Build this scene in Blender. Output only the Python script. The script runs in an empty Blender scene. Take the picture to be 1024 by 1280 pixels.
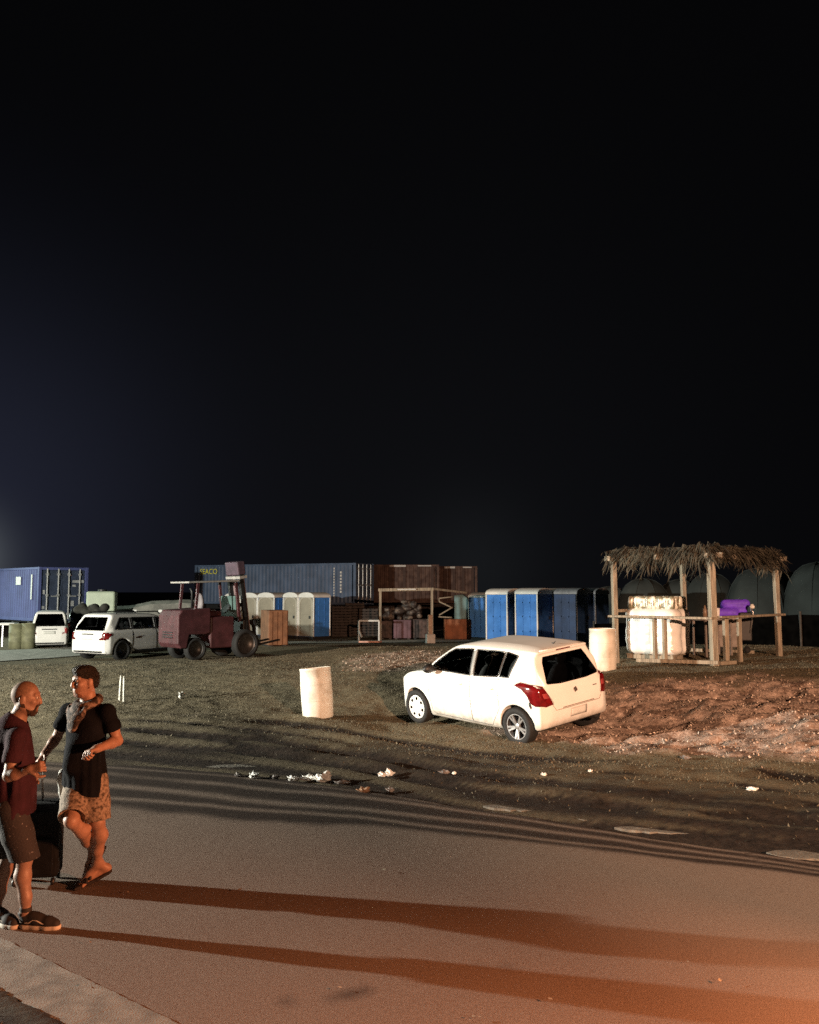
import bpy, bmesh, math, random
import numpy as np
from mathutils import Vector, Matrix
from mathutils.bvhtree import BVHTree
random.seed(7); rng = np.random.default_rng(7)
R = math.radians
scn = bpy.context.scene
col = scn.collection

# ------------------------------------------------------------------ camera, sky, lamps, exposure
CAM_H, F, PITCH = 2.40, 1103.0, R(5.08)
cam = bpy.data.objects.new('camera', bpy.data.cameras.new('camera'))
col.objects.link(cam); scn.camera = cam
cam.data.sensor_fit = 'HORIZONTAL'; cam.data.sensor_width = 36.0
cam.data.lens = 36.0 * F / 1024.0
cam.data.clip_start = 0.05; cam.data.clip_end = 2000
cam.location = (0, 0, CAM_H); cam.rotation_euler = (math.pi / 2 + PITCH, 0, 0)

scn.view_settings.view_transform = 'Standard'; scn.view_settings.look = 'None'
scn.view_settings.exposure = 0.0; scn.view_settings.gamma = 1.0
scn.view_settings.use_curve_mapping = False
try: scn.cycles.use_denoising = False
except Exception: pass

W = bpy.data.worlds.new("World"); scn.world = W; W.use_nodes = True
nt = W.node_tree; nt.nodes.clear()
def wn(t, **k):
    n = nt.nodes.new(t)
    for a, b in k.items(): setattr(n, a, b)
    return n
wo = wn('ShaderNodeOutputWorld'); bg = wn('ShaderNodeBackground'); bg.inputs[1].default_value = 1.0
tc = wn('ShaderNodeTexCoord')
def glow(direction, power, colr, strength):
    d = Vector(direction).normalized()
    dp = wn('ShaderNodeVectorMath', operation='DOT_PRODUCT'); dp.inputs[1].default_value = d
    nt.links.new(tc.outputs['Generated'], dp.inputs[0])
    mx = wn('ShaderNodeMath', operation='MAXIMUM'); mx.inputs[1].default_value = 0
    nt.links.new(dp.outputs['Value'], mx.inputs[0])
    pw = wn('ShaderNodeMath', operation='POWER'); pw.inputs[1].default_value = power
    nt.links.new(mx.outputs[0], pw.inputs[0])
    ml = wn('ShaderNodeVectorMath', operation='SCALE'); ml.inputs[0].default_value = [c * strength for c in colr]
    nt.links.new(pw.outputs[0], ml.inputs['Scale'])
    return ml.outputs[0]
def vadd(a, b):
    n = wn('ShaderNodeVectorMath', operation='ADD'); nt.links.new(a, n.inputs[0]); nt.links.new(b, n.inputs[1]); return n.outputs[0]
base = wn('ShaderNodeCombineXYZ')
for i, v in enumerate((0.0015, 0.0015, 0.0018)): base.inputs[i].default_value = v
acc = base.outputs[0]
for g in (((-0.462, 0.886, 0.030), 1100, (0.9, 1.0, 1.0), 0.12),     # lamp glare low on the left
          ((-0.48, 0.86, 0.07), 42, (0.48, 0.55, 1.0), 0.026),
          ((0.07, 1.0, 0.03), 420, (0.85, 0.95, 1.0), 0.0045),        # faint glow behind the toilets
          ((0.0, 1.0, 0.02), 14, (0.75, 0.8, 1.0), 0.0035)):
    acc = vadd(acc, glow(*g))
nt.links.new(acc, bg.inputs[0]); nt.links.new(bg.outputs[0], wo.inputs[0])

def lamp(name, kind, loc, energy, colr, target=None, size=0.25, cone=None, blend=0.3):
    L = bpy.data.lights.new(name, kind); L.energy = energy; L.color = colr
    o = bpy.data.objects.new(name, L); col.objects.link(o); o.location = loc
    if kind in ('POINT', 'SPOT'): L.shadow_soft_size = size
    if kind == 'SPOT': L.spot_size = R(cone); L.spot_blend = blend
    if kind == 'AREA': L.shape = 'RECTANGLE'; L.size, L.size_y = size
    if target is not None:
        o.rotation_euler = (Vector(target) - Vector(loc)).to_track_quat('-Z', 'Y').to_euler()
    return o
lamp('site_floodlight', 'SPOT', (-20.0, 11.2, 3.3), 40000, (1.0, 0.96, 0.82), (0, 22, 0), 0.12, 150, 0.2)
lamp('yard_floodlight', 'SPOT', (-33.0, 42.0, 8.0), 15000, (0.80, 1.0, 0.86), (-23, 39, 0.5), 0.3, 76, 0.7)
lamp('street_lamp_light', 'SPOT', (7.0, -9.0, 5.4), 44000, (1.0, 0.56, 0.34), (5.4, 14.8, 0.4), 0.12, 38, 0.7)
for s in (-0.55, 0.55):                                                # tail lamps of a car standing off to the right
    tx, ty = 6.6 + s * 0.74, 3.15 - s * 0.67
    lamp('tail_lamp_light', 'AREA', (tx, ty, 2.0), 2200, (1.0, 0.34, 0.14), (tx - 6.7, ty - 7.4, 0.9), (0.3, 0.18))

# ------------------------------------------------------------------ planning helpers: photo position -> place in the scene
cp, sp = math.cos(PITCH), math.sin(PITCH)
def ray(px, py):
    u, v = (px - 512) / F, (640 - py) / F
    return Vector((u, cp - v * sp, sp + v * cp))
def G(px, py, z=0.0):
    r = ray(px, py); t = (z - CAM_H) / r.z
    return Vector((r.x * t, r.y * t, z))
def P(px, py, depth):
    r = ray(px, py); t = depth / r.y
    return Vector((r.x * t, depth, CAM_H + r.z * t))

# ------------------------------------------------------------------ materials
MATS = {}
def pm(name, c, rough=0.6, var=0.15, scale=6.0, bump=0.0, bscale=40.0, metal=0.0, c2=None, spec=0.5, emit=None, attr=None, ramp=(0.35, 0.65), stretch=None):
    if name in MATS: return MATS[name]
    m = bpy.data.materials.new(name); m.use_nodes = True
    t = m.node_tree; b = t.nodes['Principled BSDF']
    b.inputs['Roughness'].default_value = rough; b.inputs['Metallic'].default_value = metal
    b.inputs['Specular IOR Level'].default_value = spec
    co = t.nodes.new('ShaderNodeTexCoord'); vec = co.outputs['Object']
    if stretch:
        mp = t.nodes.new('ShaderNodeMapping'); mp.inputs['Scale'].default_value = stretch
        t.links.new(vec, mp.inputs[0]); vec = mp.outputs[0]
    n = t.nodes.new('ShaderNodeTexNoise'); n.inputs['Scale'].default_value = scale; n.inputs['Detail'].default_value = 6
    t.links.new(vec, n.inputs['Vector'])
    r = t.nodes.new('ShaderNodeValToRGB')
    a = [x * (1 - var) for x in c]; d = list(c2) if c2 else [min(1, x * (1 + var)) for x in c]
    r.color_ramp.elements[0].position, r.color_ramp.elements[1].position = ramp
    r.color_ramp.elements[0].color = (*a, 1); r.color_ramp.elements[1].color = (*d, 1)
    t.links.new(n.outputs['Fac'], r.inputs[0]); t.links.new(r.outputs[0], b.inputs['Base Color'])
    if bump:
        n2 = t.nodes.new('ShaderNodeTexNoise'); n2.inputs['Scale'].default_value = bscale; n2.inputs['Detail'].default_value = 5
        t.links.new(vec, n2.inputs['Vector'])
        bp = t.nodes.new('ShaderNodeBump'); bp.inputs['Strength'].default_value = bump; bp.inputs['Distance'].default_value = 0.02
        t.links.new(n2.outputs['Fac'], bp.inputs['Height']); t.links.new(bp.outputs[0], b.inputs['Normal'])
    if emit:
        b.inputs['Emission Color'].default_value = (*emit[0], 1); b.inputs['Emission Strength'].default_value = emit[1]
    MATS[name] = m; return m

# ------------------------------------------------------------------ object helpers
def T(o, label=None, cat=None, group=None, kind=None):
    if label: o['label'] = label
    if cat: o['category'] = cat
    if group: o['group'] = group
    if kind: o['kind'] = kind
    return o
def empty(name, loc, rz=0.0, label=None, cat=None, group=None):
    o = bpy.data.objects.new(name, None); col.objects.link(o); o.empty_display_size = 0.2
    o.location = loc; o.rotation_euler = (0, 0, rz); return T(o, label, cat, group)
def link(name, me, m, parent=None, smooth=False):
    o = bpy.data.objects.new(name, me); col.objects.link(o)
    if m is not None: me.materials.append(m)
    if smooth: me.polygons.foreach_set('use_smooth', [True] * len(me.polygons))
    if parent is not None: o.parent = parent
    return o
def npmesh(name, v, f):
    me = bpy.data.meshes.new(name); v = np.asarray(v, dtype=np.float32); f = np.asarray(f, dtype=np.int32)
    k = f.shape[1]
    me.vertices.add(len(v)); me.vertices.foreach_set('co', v.ravel())
    me.loops.add(f.size); me.loops.foreach_set('vertex_index', f.ravel())
    me.polygons.add(len(f)); me.polygons.foreach_set('loop_start', np.arange(0, f.size, k, dtype=np.int32))
    try: me.polygons.foreach_set('loop_total', np.full(len(f), k, dtype=np.int32))
    except Exception: pass
    me.update(calc_edges=True); me.validate(); return me
class MB:
    """collects boxes, bars, tubes and lathes into one mesh"""
    def __init__(s): s.v = []; s.f = []
    def add(s, v, f):
        n = len(s.v); s.v += [tuple(x) for x in v]; s.f += [tuple(n + i for i in q) for q in f]; return s
    def box(s, lo, hi, M=None, taper=None):
        x0, y0, z0 = lo; x1, y1, z1 = hi
        v = [Vector(p) for p in ((x0, y0, z0), (x1, y0, z0), (x1, y1, z0), (x0, y1, z0), (x0, y0, z1), (x1, y0, z1), (x1, y1, z1), (x0, y1, z1))]
        if M is not None: v = [M @ p for p in v]
        return s.add(v, [(0, 3, 2, 1), (4, 5, 6, 7), (0, 1, 5, 4), (1, 2, 6, 5), (2, 3, 7, 6), (3, 0, 4, 7)])
    def bar(s, a, b, w, h=None, up=(0, 0, 1)):
        a, b = Vector(a), Vector(b); h = h or w; d = (b - a); L = d.length; d.normalize(); u = Vector(up)
        if abs(d.dot(u)) > 0.98: u = Vector((1, 0, 0))
        x = d.cross(u).normalized(); y = x.cross(d)
        v = [q + x * i * w / 2 + y * j * h / 2 for q in (a, b) for i, j in ((-1, -1), (1, -1), (1, 1), (-1, 1))]
        return s.add(v, [(0, 1, 2, 3), (7, 6, 5, 4), (0, 4, 5, 1), (1, 5, 6, 2), (2, 6, 7, 3), (3, 7, 4, 0)])
    def tube(s, pts, r, n=10, caps=True):
        pts = [Vector(p) for p in pts]; rr = r if isinstance(r, (list, tuple)) else [r] * len(pts)
        rings = []; x = None
        for i, p in enumerate(pts):
            d = (pts[min(i + 1, len(pts) - 1)] - pts[max(i - 1, 0)]).normalized()
            if x is None: x = d.orthogonal().normalized()
            else: x = (x - d * x.dot(d)).normalized()
            y = d.cross(x)
            rings.append([p + (x * math.cos(t) + y * math.sin(t)) * rr[i] for t in [2 * math.pi * k / n for k in range(n)]])
        f = []
        for i in range(len(pts) - 1):
            for k in range(n): f.append((i * n + k, i * n + (k + 1) % n, (i + 1) * n + (k + 1) % n, (i + 1) * n + k))
        if caps: f.append(tuple(range(n))[::-1]); f.append(tuple((len(pts) - 1) * n + k for k in range(n)))
        return s.add([q for rg in rings for q in rg], f)
    def lathe(s, prof, n=32, M=None, caps=True):
        v = []
        for r, z in prof:
            for k in range(n):
                t = 2 * math.pi * k / n; p = Vector((r * math.cos(t), r * math.sin(t), z)); v.append(M @ p if M is not None else p)
        f = [(i * n + k, i * n + (k + 1) % n, (i + 1) * n + (k + 1) % n, (i + 1) * n + k) for i in range(len(prof) - 1) for k in range(n)]
        if caps: f.append(tuple(range(n))[::-1]); f.append(tuple((len(prof) - 1) * n + k for k in range(n)))
        return s.add(v, f)
    def prism(s, poly, h, M=None):
        n = len(poly); v = [Vector((p[0], p[1], z)) for z in (0, h) for p in poly]
        if M is not None: v = [M @ p for p in v]
        return s.add(v, [tuple(range(n))[::-1], tuple(range(n, 2 * n))] + [(i, (i + 1) % n, n + (i + 1) % n, n + i) for i in range(n)])
    def build(s, name, m, parent=None, bevel=0.0, smooth=False, seg=2, loc=None):
        me = bpy.data.meshes.new(name); me.from_pydata(s.v, [], s.f); me.update()
        bm = bmesh.new(); bm.from_mesh(me)
        bmesh.ops.recalc_face_normals(bm, faces=bm.faces[:])
        if bevel:
            es = [e for e in bm.edges if len(e.link_faces) == 2 and e.calc_face_angle(0) > 0.6]
            bmesh.ops.bevel(bm, geom=es, offset=bevel, segments=seg, affect='EDGES', clamp_overlap=True, profile=0.5)
        bm.to_mesh(me); bm.free()
        o = link(name, me, m, parent, smooth)
        if loc is not None: o.location = loc
        return o

def copy_tree(o, parent=None):
    c = o.copy(); col.objects.link(c); c.parent = parent
    for ch in list(o.children): copy_tree(ch, c)
    return c

def text_mesh(body, size, extrude=0.004):
    cu = bpy.data.curves.new('lettering', 'FONT'); cu.body = body; cu.size = size; cu.extrude = extrude
    cu.align_x = 'CENTER'; cu.align_y = 'CENTER'; cu.offset = 0
    o = bpy.data.objects.new('lettering', cu); col.objects.link(o)
    dg = bpy.context.evaluated_depsgraph_get(); me = bpy.data.meshes.new_from_object(o.evaluated_get(dg))
    bpy.data.objects.remove(o); me.materials.clear(); return me

# ------------------------------------------------------------------ smooth solid modelling on a grid (surface nets)
class Solid:
    def __init__(s, lo, hi, h):
        s.lo = np.array(lo, dtype=np.float64) - 3 * h; s.h = h
        s.n = np.ceil((np.array(hi) + 3 * h - s.lo) / h).astype(int) + 1
        s.f = np.full(s.n, 9.0, dtype=np.float32)
    def sub(s, lo, hi):
        i0 = np.clip(np.floor((np.array(lo) - s.lo) / s.h).astype(int), 0, s.n); i1 = np.clip(np.ceil((np.array(hi) - s.lo) / s.h).astype(int) + 1, 0, s.n)
        sl = tuple(slice(a, b) for a, b in zip(i0, i1))
        g = [(s.lo[k] + s.h * np.arange(i0[k], i1[k])).astype(np.float32) for k in range(3)]
        return sl, g[0][:, None, None], g[1][None, :, None], g[2][None, None, :]
    @staticmethod
    def smin(a, b, k):
        if k <= 0: return np.minimum(a, b)
        h = np.clip(0.5 + 0.5 * (b - a) / k, 0, 1); return b + (a - b) * h - k * h * (1 - h)
    def put(s, sl, d, k, cut=False):
        if 0 in s.f[sl].shape: return
        if cut: s.f[sl] = -s.smin(-s.f[sl], d, k)
        else: s.f[sl] = s.smin(s.f[sl], d, k)
    def cap(s, a, b, r1, r2=None, k=0.02, cut=False):
        a = np.array(a, float); b = np.array(b, float); r2 = r1 if r2 is None else r2
        m = max(r1, r2) + k + 4 * s.h
        sl, X, Y, Z = s.sub(np.minimum(a, b) - m, np.maximum(a, b) + m)
        d = b - a; L = max(float(d @ d), 1e-9)
        t = np.clip(((X - a[0]) * d[0] + (Y - a[1]) * d[1] + (Z - a[2]) * d[2]) / L, 0, 1)
        D = np.sqrt((X - a[0] - t * d[0]) ** 2 + (Y - a[1] - t * d[1]) ** 2 + (Z - a[2] - t * d[2]) ** 2) - (r1 + (r2 - r1) * t)
        s.put(sl, D.astype(np.float32), k, cut); return s
    def chain(s, pts, rs, k=0.02):
        for i in range(len(pts) - 1): s.cap(pts[i], pts[i + 1], rs[i], rs[i + 1], k)
        return s
    def ell(s, c, rad, axes=None, k=0.02, cut=False):
        c = np.array(c, float); rad = np.array(rad, float)
        A = np.eye(3) if axes is None else np.array([list(Vector(a)) for a in axes])
        m = rad.max() + k + 4 * s.h
        sl, X, Y, Z = s.sub(c - m, c + m)
        q = [(X - c[0]) * A[i, 0] + (Y - c[1]) * A[i, 1] + (Z - c[2]) * A[i, 2] for i in range(3)]
        k0 = np.sqrt(sum((q[i] / rad[i]) ** 2 for i in range(3))); k1 = np.sqrt(sum((q[i] / rad[i] ** 2) ** 2 for i in range(3))) + 1e-6
        s.put(sl, (k0 * (k0 - 1) / k1).astype(np.float32), k, cut); return s
    def plane(s, p, n, k=0.0):
        """keep only the side opposite to n"""
        n = Vector(n).normalized(); sl, X, Y, Z = s.sub(s.lo, s.lo + s.h * s.n)
        d = (X - p[0]) * n.x + (Y - p[1]) * n.y + (Z - p[2]) * n.z
        s.f = -s.smin(-s.f, -d.astype(np.float32), k) if k else np.maximum(s.f, d.astype(np.float32)); return s
    def nets(s):
        f = s.f; ins = f < 0
        nx, ny, nz = f.shape
        c = np.zeros((nx - 1, ny - 1, nz - 1), dtype=np.uint8)
        for i in (0, 1):
            for j in (0, 1):
                for k in (0, 1): c += ins[i:nx - 1 + i, j:ny - 1 + j, k:nz - 1 + k]
        act = (c > 0) & (c < 8); idx = np.argwhere(act)
        vid = np.full(act.shape, -1, dtype=np.int32); vid[act] = np.arange(len(idx))
        acc = np.zeros((len(idx), 3)); cnt = np.zeros(len(idx))
        corners = [(i, j, k) for i in (0, 1) for j in (0, 1) for k in (0, 1)]
        for a in corners:
            for ax in range(3):
                if a[ax]: continue
                b = list(a); b[ax] = 1
                fa = f[idx[:, 0] + a[0], idx[:, 1] + a[1], idx[:, 2] + a[2]]; fb = f[idx[:, 0] + b[0], idx[:, 1] + b[1], idx[:, 2] + b[2]]
                x = (fa < 0) != (fb < 0); t = np.where(x, fa / np.where(x, fa - fb, 1), 0)
                p = np.array(a, float)[None, :].repeat(len(idx), 0); p[:, ax] = t
                acc[x] += p[x]; cnt[x] += 1
        v = (idx + acc / cnt[:, None]) * s.h + s.lo
        q = []
        for ax in range(3):
            u, w = (ax + 1) % 3, (ax + 2) % 3
            a = np.take(ins, range(0, f.shape[ax] - 1), ax); b = np.take(ins, range(1, f.shape[ax]), ax)
            e = np.argwhere(a != b); e = e[(e[:, u] > 0) & (e[:, w] > 0) & (e[:, u] < f.shape[u] - 1) & (e[:, w] < f.shape[w] - 1)]
            flip = a[e[:, 0], e[:, 1], e[:, 2]]
            def cell(du, dw):
                g = e.copy(); g[:, u] -= du; g[:, w] -= dw; return vid[g[:, 0], g[:, 1], g[:, 2]]
            qq = np.stack([cell(1, 1), cell(0, 1), cell(0, 0), cell(1, 0)], 1)
            qq[~flip] = qq[~flip][:, ::-1]; q.append(qq)
        return v, np.concatenate(q)
    def build(s, name, m, parent=None, origin=None):
        v, q = s.nets()
        if origin is not None: v = v - np.array(origin)
        return link(name, npmesh(name, v, q), m, parent, True)

def chaikin(p, n=2):
    p = [np.array(q, float) for q in p]
    for _ in range(n):
        r = []
        for i in range(len(p)):
            a, b = p[i], p[(i + 1) % len(p)]; r += [a * 0.75 + b * 0.25, a * 0.25 + b * 0.75]
        p = r
    return np.array(p)
def poly_sdf(poly, X, Y):
    d = np.full(np.broadcast(X, Y).shape, 1e9); ins = np.zeros(d.shape, bool); n = len(poly)
    for i in range(n):
        a, b = poly[i], poly[(i + 1) % n]; e = b - a; L = e @ e + 1e-12
        t = np.clip(((X - a[0]) * e[0] + (Y - a[1]) * e[1]) / L, 0, 1)
        d = np.minimum(d, (X - a[0] - t * e[0]) ** 2 + (Y - a[1] - t * e[1]) ** 2)
        c = ((a[1] > Y) != (b[1] > Y)) & (X < (b[0] - a[0]) * (Y - a[1]) / (b[1] - a[1] + 1e-12) + a[0]); ins ^= c
    d = np.sqrt(d); return np.where(ins, -d, d).astype(np.float32)
# ------------------------------------------------------------------ ground shape
CP = np.array([(-14, 14, 0), (-8, 13.5, 0), (-12, 20, .03), (-6, 20, .12), (-3.5, 17, .10), (-1.6, 16, .07), (-.3, 16.3, -.10), (1.0, 14.8, -.03), (1.8, 14.0, 0.0), (3.4, 15, .03), (2.6, 14.3, 0.02),
    (5.3, 11.2, .06), (8, 10, .1), (4, 12.5, .04), (6.5, 18.3, .78), (4.6, 18.6, .78), (8.5, 18, .8), (11, 16, .75), (12, 12, .3), (6, 15.6, .40), (9, 14.5, .42), (3.2, 17.8, .5), (7, 22, .85), (10, 22, .85), (9, 25, .8),
    (5, 24, .75), (1, 19.5, .25), (1.2, 22, .45), (0, 25, .52), (-.5, 28, .62), (2, 27, .62), (-3, 25, .30), (-7, 26, .2), (-12, 26, .02), (-4, 32, .12), (0, 33, .15), (5, 33, .2), (12, 33, .2), (-12, 33, -.05),
    (-22, 30, -.1), (25, 30, .3), (20, 18, .6), (-22, 18, 0), (-30, 46, -.1), (-15, 45, -.05), (0, 45, 0), (15, 45, .1), (30, 45, 0), (-30, 70, 0), (0, 70, 0), (30, 70, 0), (-10, 8, 0), (0, 6, 0), (10, 4, 0), (0, -6, 0), (-20, 0, 0), (20, -5, 0)], float)
FAR = [G(x, y) for x, y in ((-900, 925), (-300, 938), (0, 947), (140, 955), (300, 967), (450, 986), (600, 1011), (800, 1044), (1024, 1076), (1400, 1136))]
FAR = np.array([(p.x, p.y) for p in FAR]); FAR = np.vstack([[-40, 16.5], FAR, [FAR[-1][0] + 18, FAR[-1][1] - 11]])
n0, n1 = G(0, 1175), G(215, 1280); kd = (n1 - n0).normalized()
def far_y(x): return np.interp(x, FAR[:, 0], FAR[:, 1])
def near_y(x): return n0.y + (x - n0.x) * kd.y / kd.x
def smooth(a, b, x): t = np.clip((x - a) / (b - a), 0, 1); return t * t * (3 - 2 * t)
def hashn(ix, iy, s): 
    v = np.sin(ix * 127.1 + iy * 311.7 + s * 74.7) * 43758.5453; return v - np.floor(v)
def vnoise(x, y, s=0):
    ix, iy = np.floor(x), np.floor(y); fx, fy = x - ix, y - iy; fx = fx * fx * (3 - 2 * fx); fy = fy * fy * (3 - 2 * fy)
    return (hashn(ix, iy, s) * (1 - fx) + hashn(ix + 1, iy, s) * fx) * (1 - fy) + (hashn(ix, iy + 1, s) * (1 - fx) + hashn(ix + 1, iy + 1, s) * fx) * fy
def fbm(x, y, s=0, o=4):
    r = 0; a = 0.5
    for i in range(o): r = r + a * vnoise(x * 2 ** i, y * 2 ** i, s + i * 7); a *= 0.5
    return r / (1 - 0.5 ** o)
def base_z(x, y):
    num = 0; den = 0
    for cx, cy, cz in CP:
        sc = 1.0 + 0.06 * cy
        w = 1.0 / (((x - cx) ** 2 + (y - cy) ** 2) / sc ** 2 + 0.25) ** 2; num = num + w * cz; den = den + w
    return num / den
def edge_dist(x, y): return (y - far_y(x)) * 0.85           # metres beyond the road's far edge
def leaf_mask(x, y):
    d = ((x - 6.2) / 4.6) ** 2 + ((y - 14.9 + 0.12 * (x - 6)) / 2.7) ** 2
    a = smooth(1.25, 0.55, d + (fbm(x * 1.3, y * 1.3, 3) - 0.5) * 1.3)
    e = ((x - 0.3) / 2.6) ** 2 + ((y - 24.3) / 2.6) ** 2
    b = 0.6 * smooth(1.2, 0.3, e + (fbm(x * 1.2, y * 1.2, 5) - 0.5) * 1.5)
    return np.maximum(a, b)
def rut(x, y):
    """tyre ruts pressed into the verge, running with the road"""
    e = edge_dist(x, y) + 0.22 * np.sin(x * 0.55 + 1.0) + 0.1 * np.sin(x * 1.3)
    r = 0
    for c, w, dep in ((0.30, .20, .06), (0.95, .20, .07), (1.75, .26, .08), (2.55, .18, .05), (3.4, .25, .05)):
        n = smooth(0.25, 0.55, fbm(x * 0.5 + c * 9, y * 0.5, 11 + int(c * 10)))
        r = r - dep * n * np.exp(-((e - c) / w) ** 2) + 0.4 * dep * n * (np.exp(-((e - c - 2 * w) / w) ** 2) + np.exp(-((e - c + 2 * w) / w) ** 2))
    return r * smooth(-7, -3.5, x) * smooth(8.5, 7.5, y - 0) if False else r * smooth(-6.5, -3.0, x)
def ground_z(x, y, detail=True):
    x = np.asarray(x, float); y = np.asarray(y, float)
    z = base_z(x, y); e = edge_dist(x, y)
    near = near_y(x)
    k = smooth(0.0, 1.2, e)
    if detail:
        near_f = smooth(38, 27, y)
        z = z + near_f * ((fbm(x * 1.1, y * 1.1, 1) - 0.5) * 0.09 + (fbm(x * 4, y * 4, 2, 3) - 0.5) * 0.045) + rut(x, y)
        L = leaf_mask(x, y)
        z = z + L * ((fbm(x * 1.9, y * 2.6, 21, 3) - 0.42) * 0.16 + (fbm(x * 4.5, y * 6.5, 23, 4) - 0.45) * 0.15)
    z = z * k - 0.035 * (1 - smooth(-0.05, 0.25, e))
    verge = smooth(0.10, -0.03, (y - near) + 0.50)               # grass this side of the concrete gutter
    return np.where(e < 0, -0.035 + verge * (0.062 + ((fbm(x * 5, y * 5, 9, 3) - .5) * .05 if detail else 0)), z)
def gz(x, y): return float(ground_z(np.array([x]), np.array([y]))[0])

def axis(lo, hi, step, far_lo, far_hi, g=1.35):
    a = list(np.arange(lo, hi + step, step)); s = step; p = hi
    while p < far_hi: s *= g; p += s; a.append(p)
    s = step; p = lo; b = []
    while p > far_lo: s *= g; p -= s; b.append(p)
    return np.array(b[::-1] + a)
xs = axis(-12.0, 11.5, 0.07, -700, 700); ys = np.concatenate([axis(3.6, 28.0, 0.07, -40, 29.0, 1.15), np.arange(29.6, 62, 0.7), axis(63, 64, 1.2, 60, 900)[4:]]); ys = np.unique(np.round(ys, 4))
X, Y = np.meshgrid(xs, ys); Z = ground_z(X, Y)
nx, ny = len(xs), len(ys)
i = np.arange(nx * ny).reshape(ny, nx)
quads = np.stack([i[:-1, :-1], i[:-1, 1:], i[1:, 1:], i[1:, :-1]], -1).reshape(-1, 4)
me = npmesh('ground', np.stack([X, Y, Z], -1).reshape(-1, 3), quads)
e = edge_dist(X, Y)
mud = smooth(4.6, 1.2, e + (fbm(X * .8, Y * .8, 31) - .5) * 3.2) * smooth(-6.5, -3.5, X)
rr = rut(X, Y); mud = np.clip(mud * (0.55 + 0.45 * smooth(0.35, 0.62, fbm(X * .7 + Y * .5, Y * 3.5 + X * 2.0, 41))) + 1.0 * smooth(-0.004, -0.030, rr), 0, 1)
for nm, a in (('mud', mud), ('leaf', leaf_mask(X, Y))):
    at = me.attributes.new(nm, 'FLOAT', 'POINT'); at.data.foreach_set('value', a.astype(np.float32).ravel())
gm = bpy.data.materials.new('ground'); gm.use_nodes = True; t = gm.node_tree; b = t.nodes['Principled BSDF']
def tn(tree, ty, **k):
    n = tree.nodes.new(ty)
    for a, c in k.items(): setattr(n, a, c)
    return n
def ramp(tree, src, c0, c1, p0=0.35, p1=0.65):
    r = tn(tree, 'ShaderNodeValToRGB'); r.color_ramp.elements[0].position = p0; r.color_ramp.elements[1].position = p1
    r.color_ramp.elements[0].color = (*c0, 1); r.color_ramp.elements[1].color = (*c1, 1); tree.links.new(src, r.inputs[0]); return r.outputs[0]
def noise(tree, scale, detail=6, vec=None, rough=.5):
    n = tn(tree, 'ShaderNodeTexNoise'); n.inputs['Scale'].default_value = scale; n.inputs['Detail'].default_value = detail; n.inputs['Roughness'].default_value = rough
    if vec is not None: tree.links.new(vec, n.inputs['Vector'])
    return n.outputs['Fac']
def mix(tree, fac, a, b):
    m = tn(tree, 'ShaderNodeMix', data_type='RGBA'); tree.links.new(fac, m.inputs[0]); tree.links.new(a, m.inputs[6]); tree.links.new(b, m.inputs[7]); return m.outputs[2]
def attr(tree, nm): return tn(tree, 'ShaderNodeAttribute', attribute_name=nm).outputs['Fac']
gco = tn(t, 'ShaderNodeTexCoord').outputs['Object']
grass = mix(t, noise(t, 1.4, 5, gco), ramp(t, noise(t, 26, 8, gco, .7), (.095, .078, .050), (.26, .215, .14)), ramp(t, noise(t, 40, 8, gco, .7), (.085, .074, .045), (.215, .185, .12)))
mudc = ramp(t, noise(t, 9, 9, gco, .7), (.006, .004, .003), (.038, .027, .020), .34, .72)
leafc = ramp(t, noise(t, 14, 9, gco, .75), (.20, .135, .105), (.74, .58, .48), .3, .72)
leafc = mix(t, ramp(t, noise(t, 2.6, 6, gco, .65), (0, 0, 0), (1, 1, 1), .40, .56), ramp(t, noise(t, 14, 8, gco, .7), (.05, .034, .026), (.26, .18, .14)), leafc)
c = mix(t, attr(t, 'mud'), grass, mudc); c = mix(t, attr(t, 'leaf'), c, leafc)
t.links.new(c, b.inputs['Base Color']); b.inputs['Roughness'].default_value = .92; b.inputs['Specular IOR Level'].default_value = .2
bp = tn(t, 'ShaderNodeBump'); bp.inputs['Strength'].default_value = .7; bp.inputs['Distance'].default_value = .03
t.links.new(noise(t, 22, 9, gco, .72), bp.inputs['Height']); t.links.new(bp.outputs[0], b.inputs['Normal'])
T(link('ground', me, gm, None, True), kind='structure')

# ------------------------------------------------------------------ road
al = np.concatenate([np.arange(-30, -9, .5), np.arange(-9, 9, .09), np.arange(9, 30, .5)])
fy = far_y(al); nyv = near_y(al) + 0.0
rag = (fbm(al * 1.7, al * 0 + 3.3, 51) - .5) * .35 + (fbm(al * 7, al * 0 + 1.3, 52) - .5) * .12
ragn = (fbm(al * 9, al * 0 + 2.3, 53) - .5) * .05
tt = np.concatenate([np.linspace(0, .25, 14)[:-1], np.linspace(.25, .66, 24)[:-1], np.linspace(.66, 1, 60)])
XX = np.repeat(al[:, None], len(tt), 1); lo = (nyv + ragn)[:, None]; hi = (fy + rag)[:, None]
YY = lo + (hi - lo) * tt[None, :]
ZZ = 0.0 + (fbm(XX * .9, YY * .9, 61) - .5) * .012 - 0.03 * (tt[None, :] > .999)
i = np.arange(XX.size).reshape(XX.shape)
quads = np.stack([i[:-1, :-1], i[1:, :-1], i[1:, 1:], i[:-1, 1:]], -1).reshape(-1, 4)
me = npmesh('road', np.stack([XX, YY, ZZ], -1).reshape(-1, 3), quads)
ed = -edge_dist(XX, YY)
wig = (ed + .07 * np.sin(XX * .6) + (fbm(XX * .5, YY * .5, 71) - .5) * .22) * 1.75 / np.interp(XX, (-5, -2, .5, 2, 4), (1.9, 1.7, 1.15, .75, .45))
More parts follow.
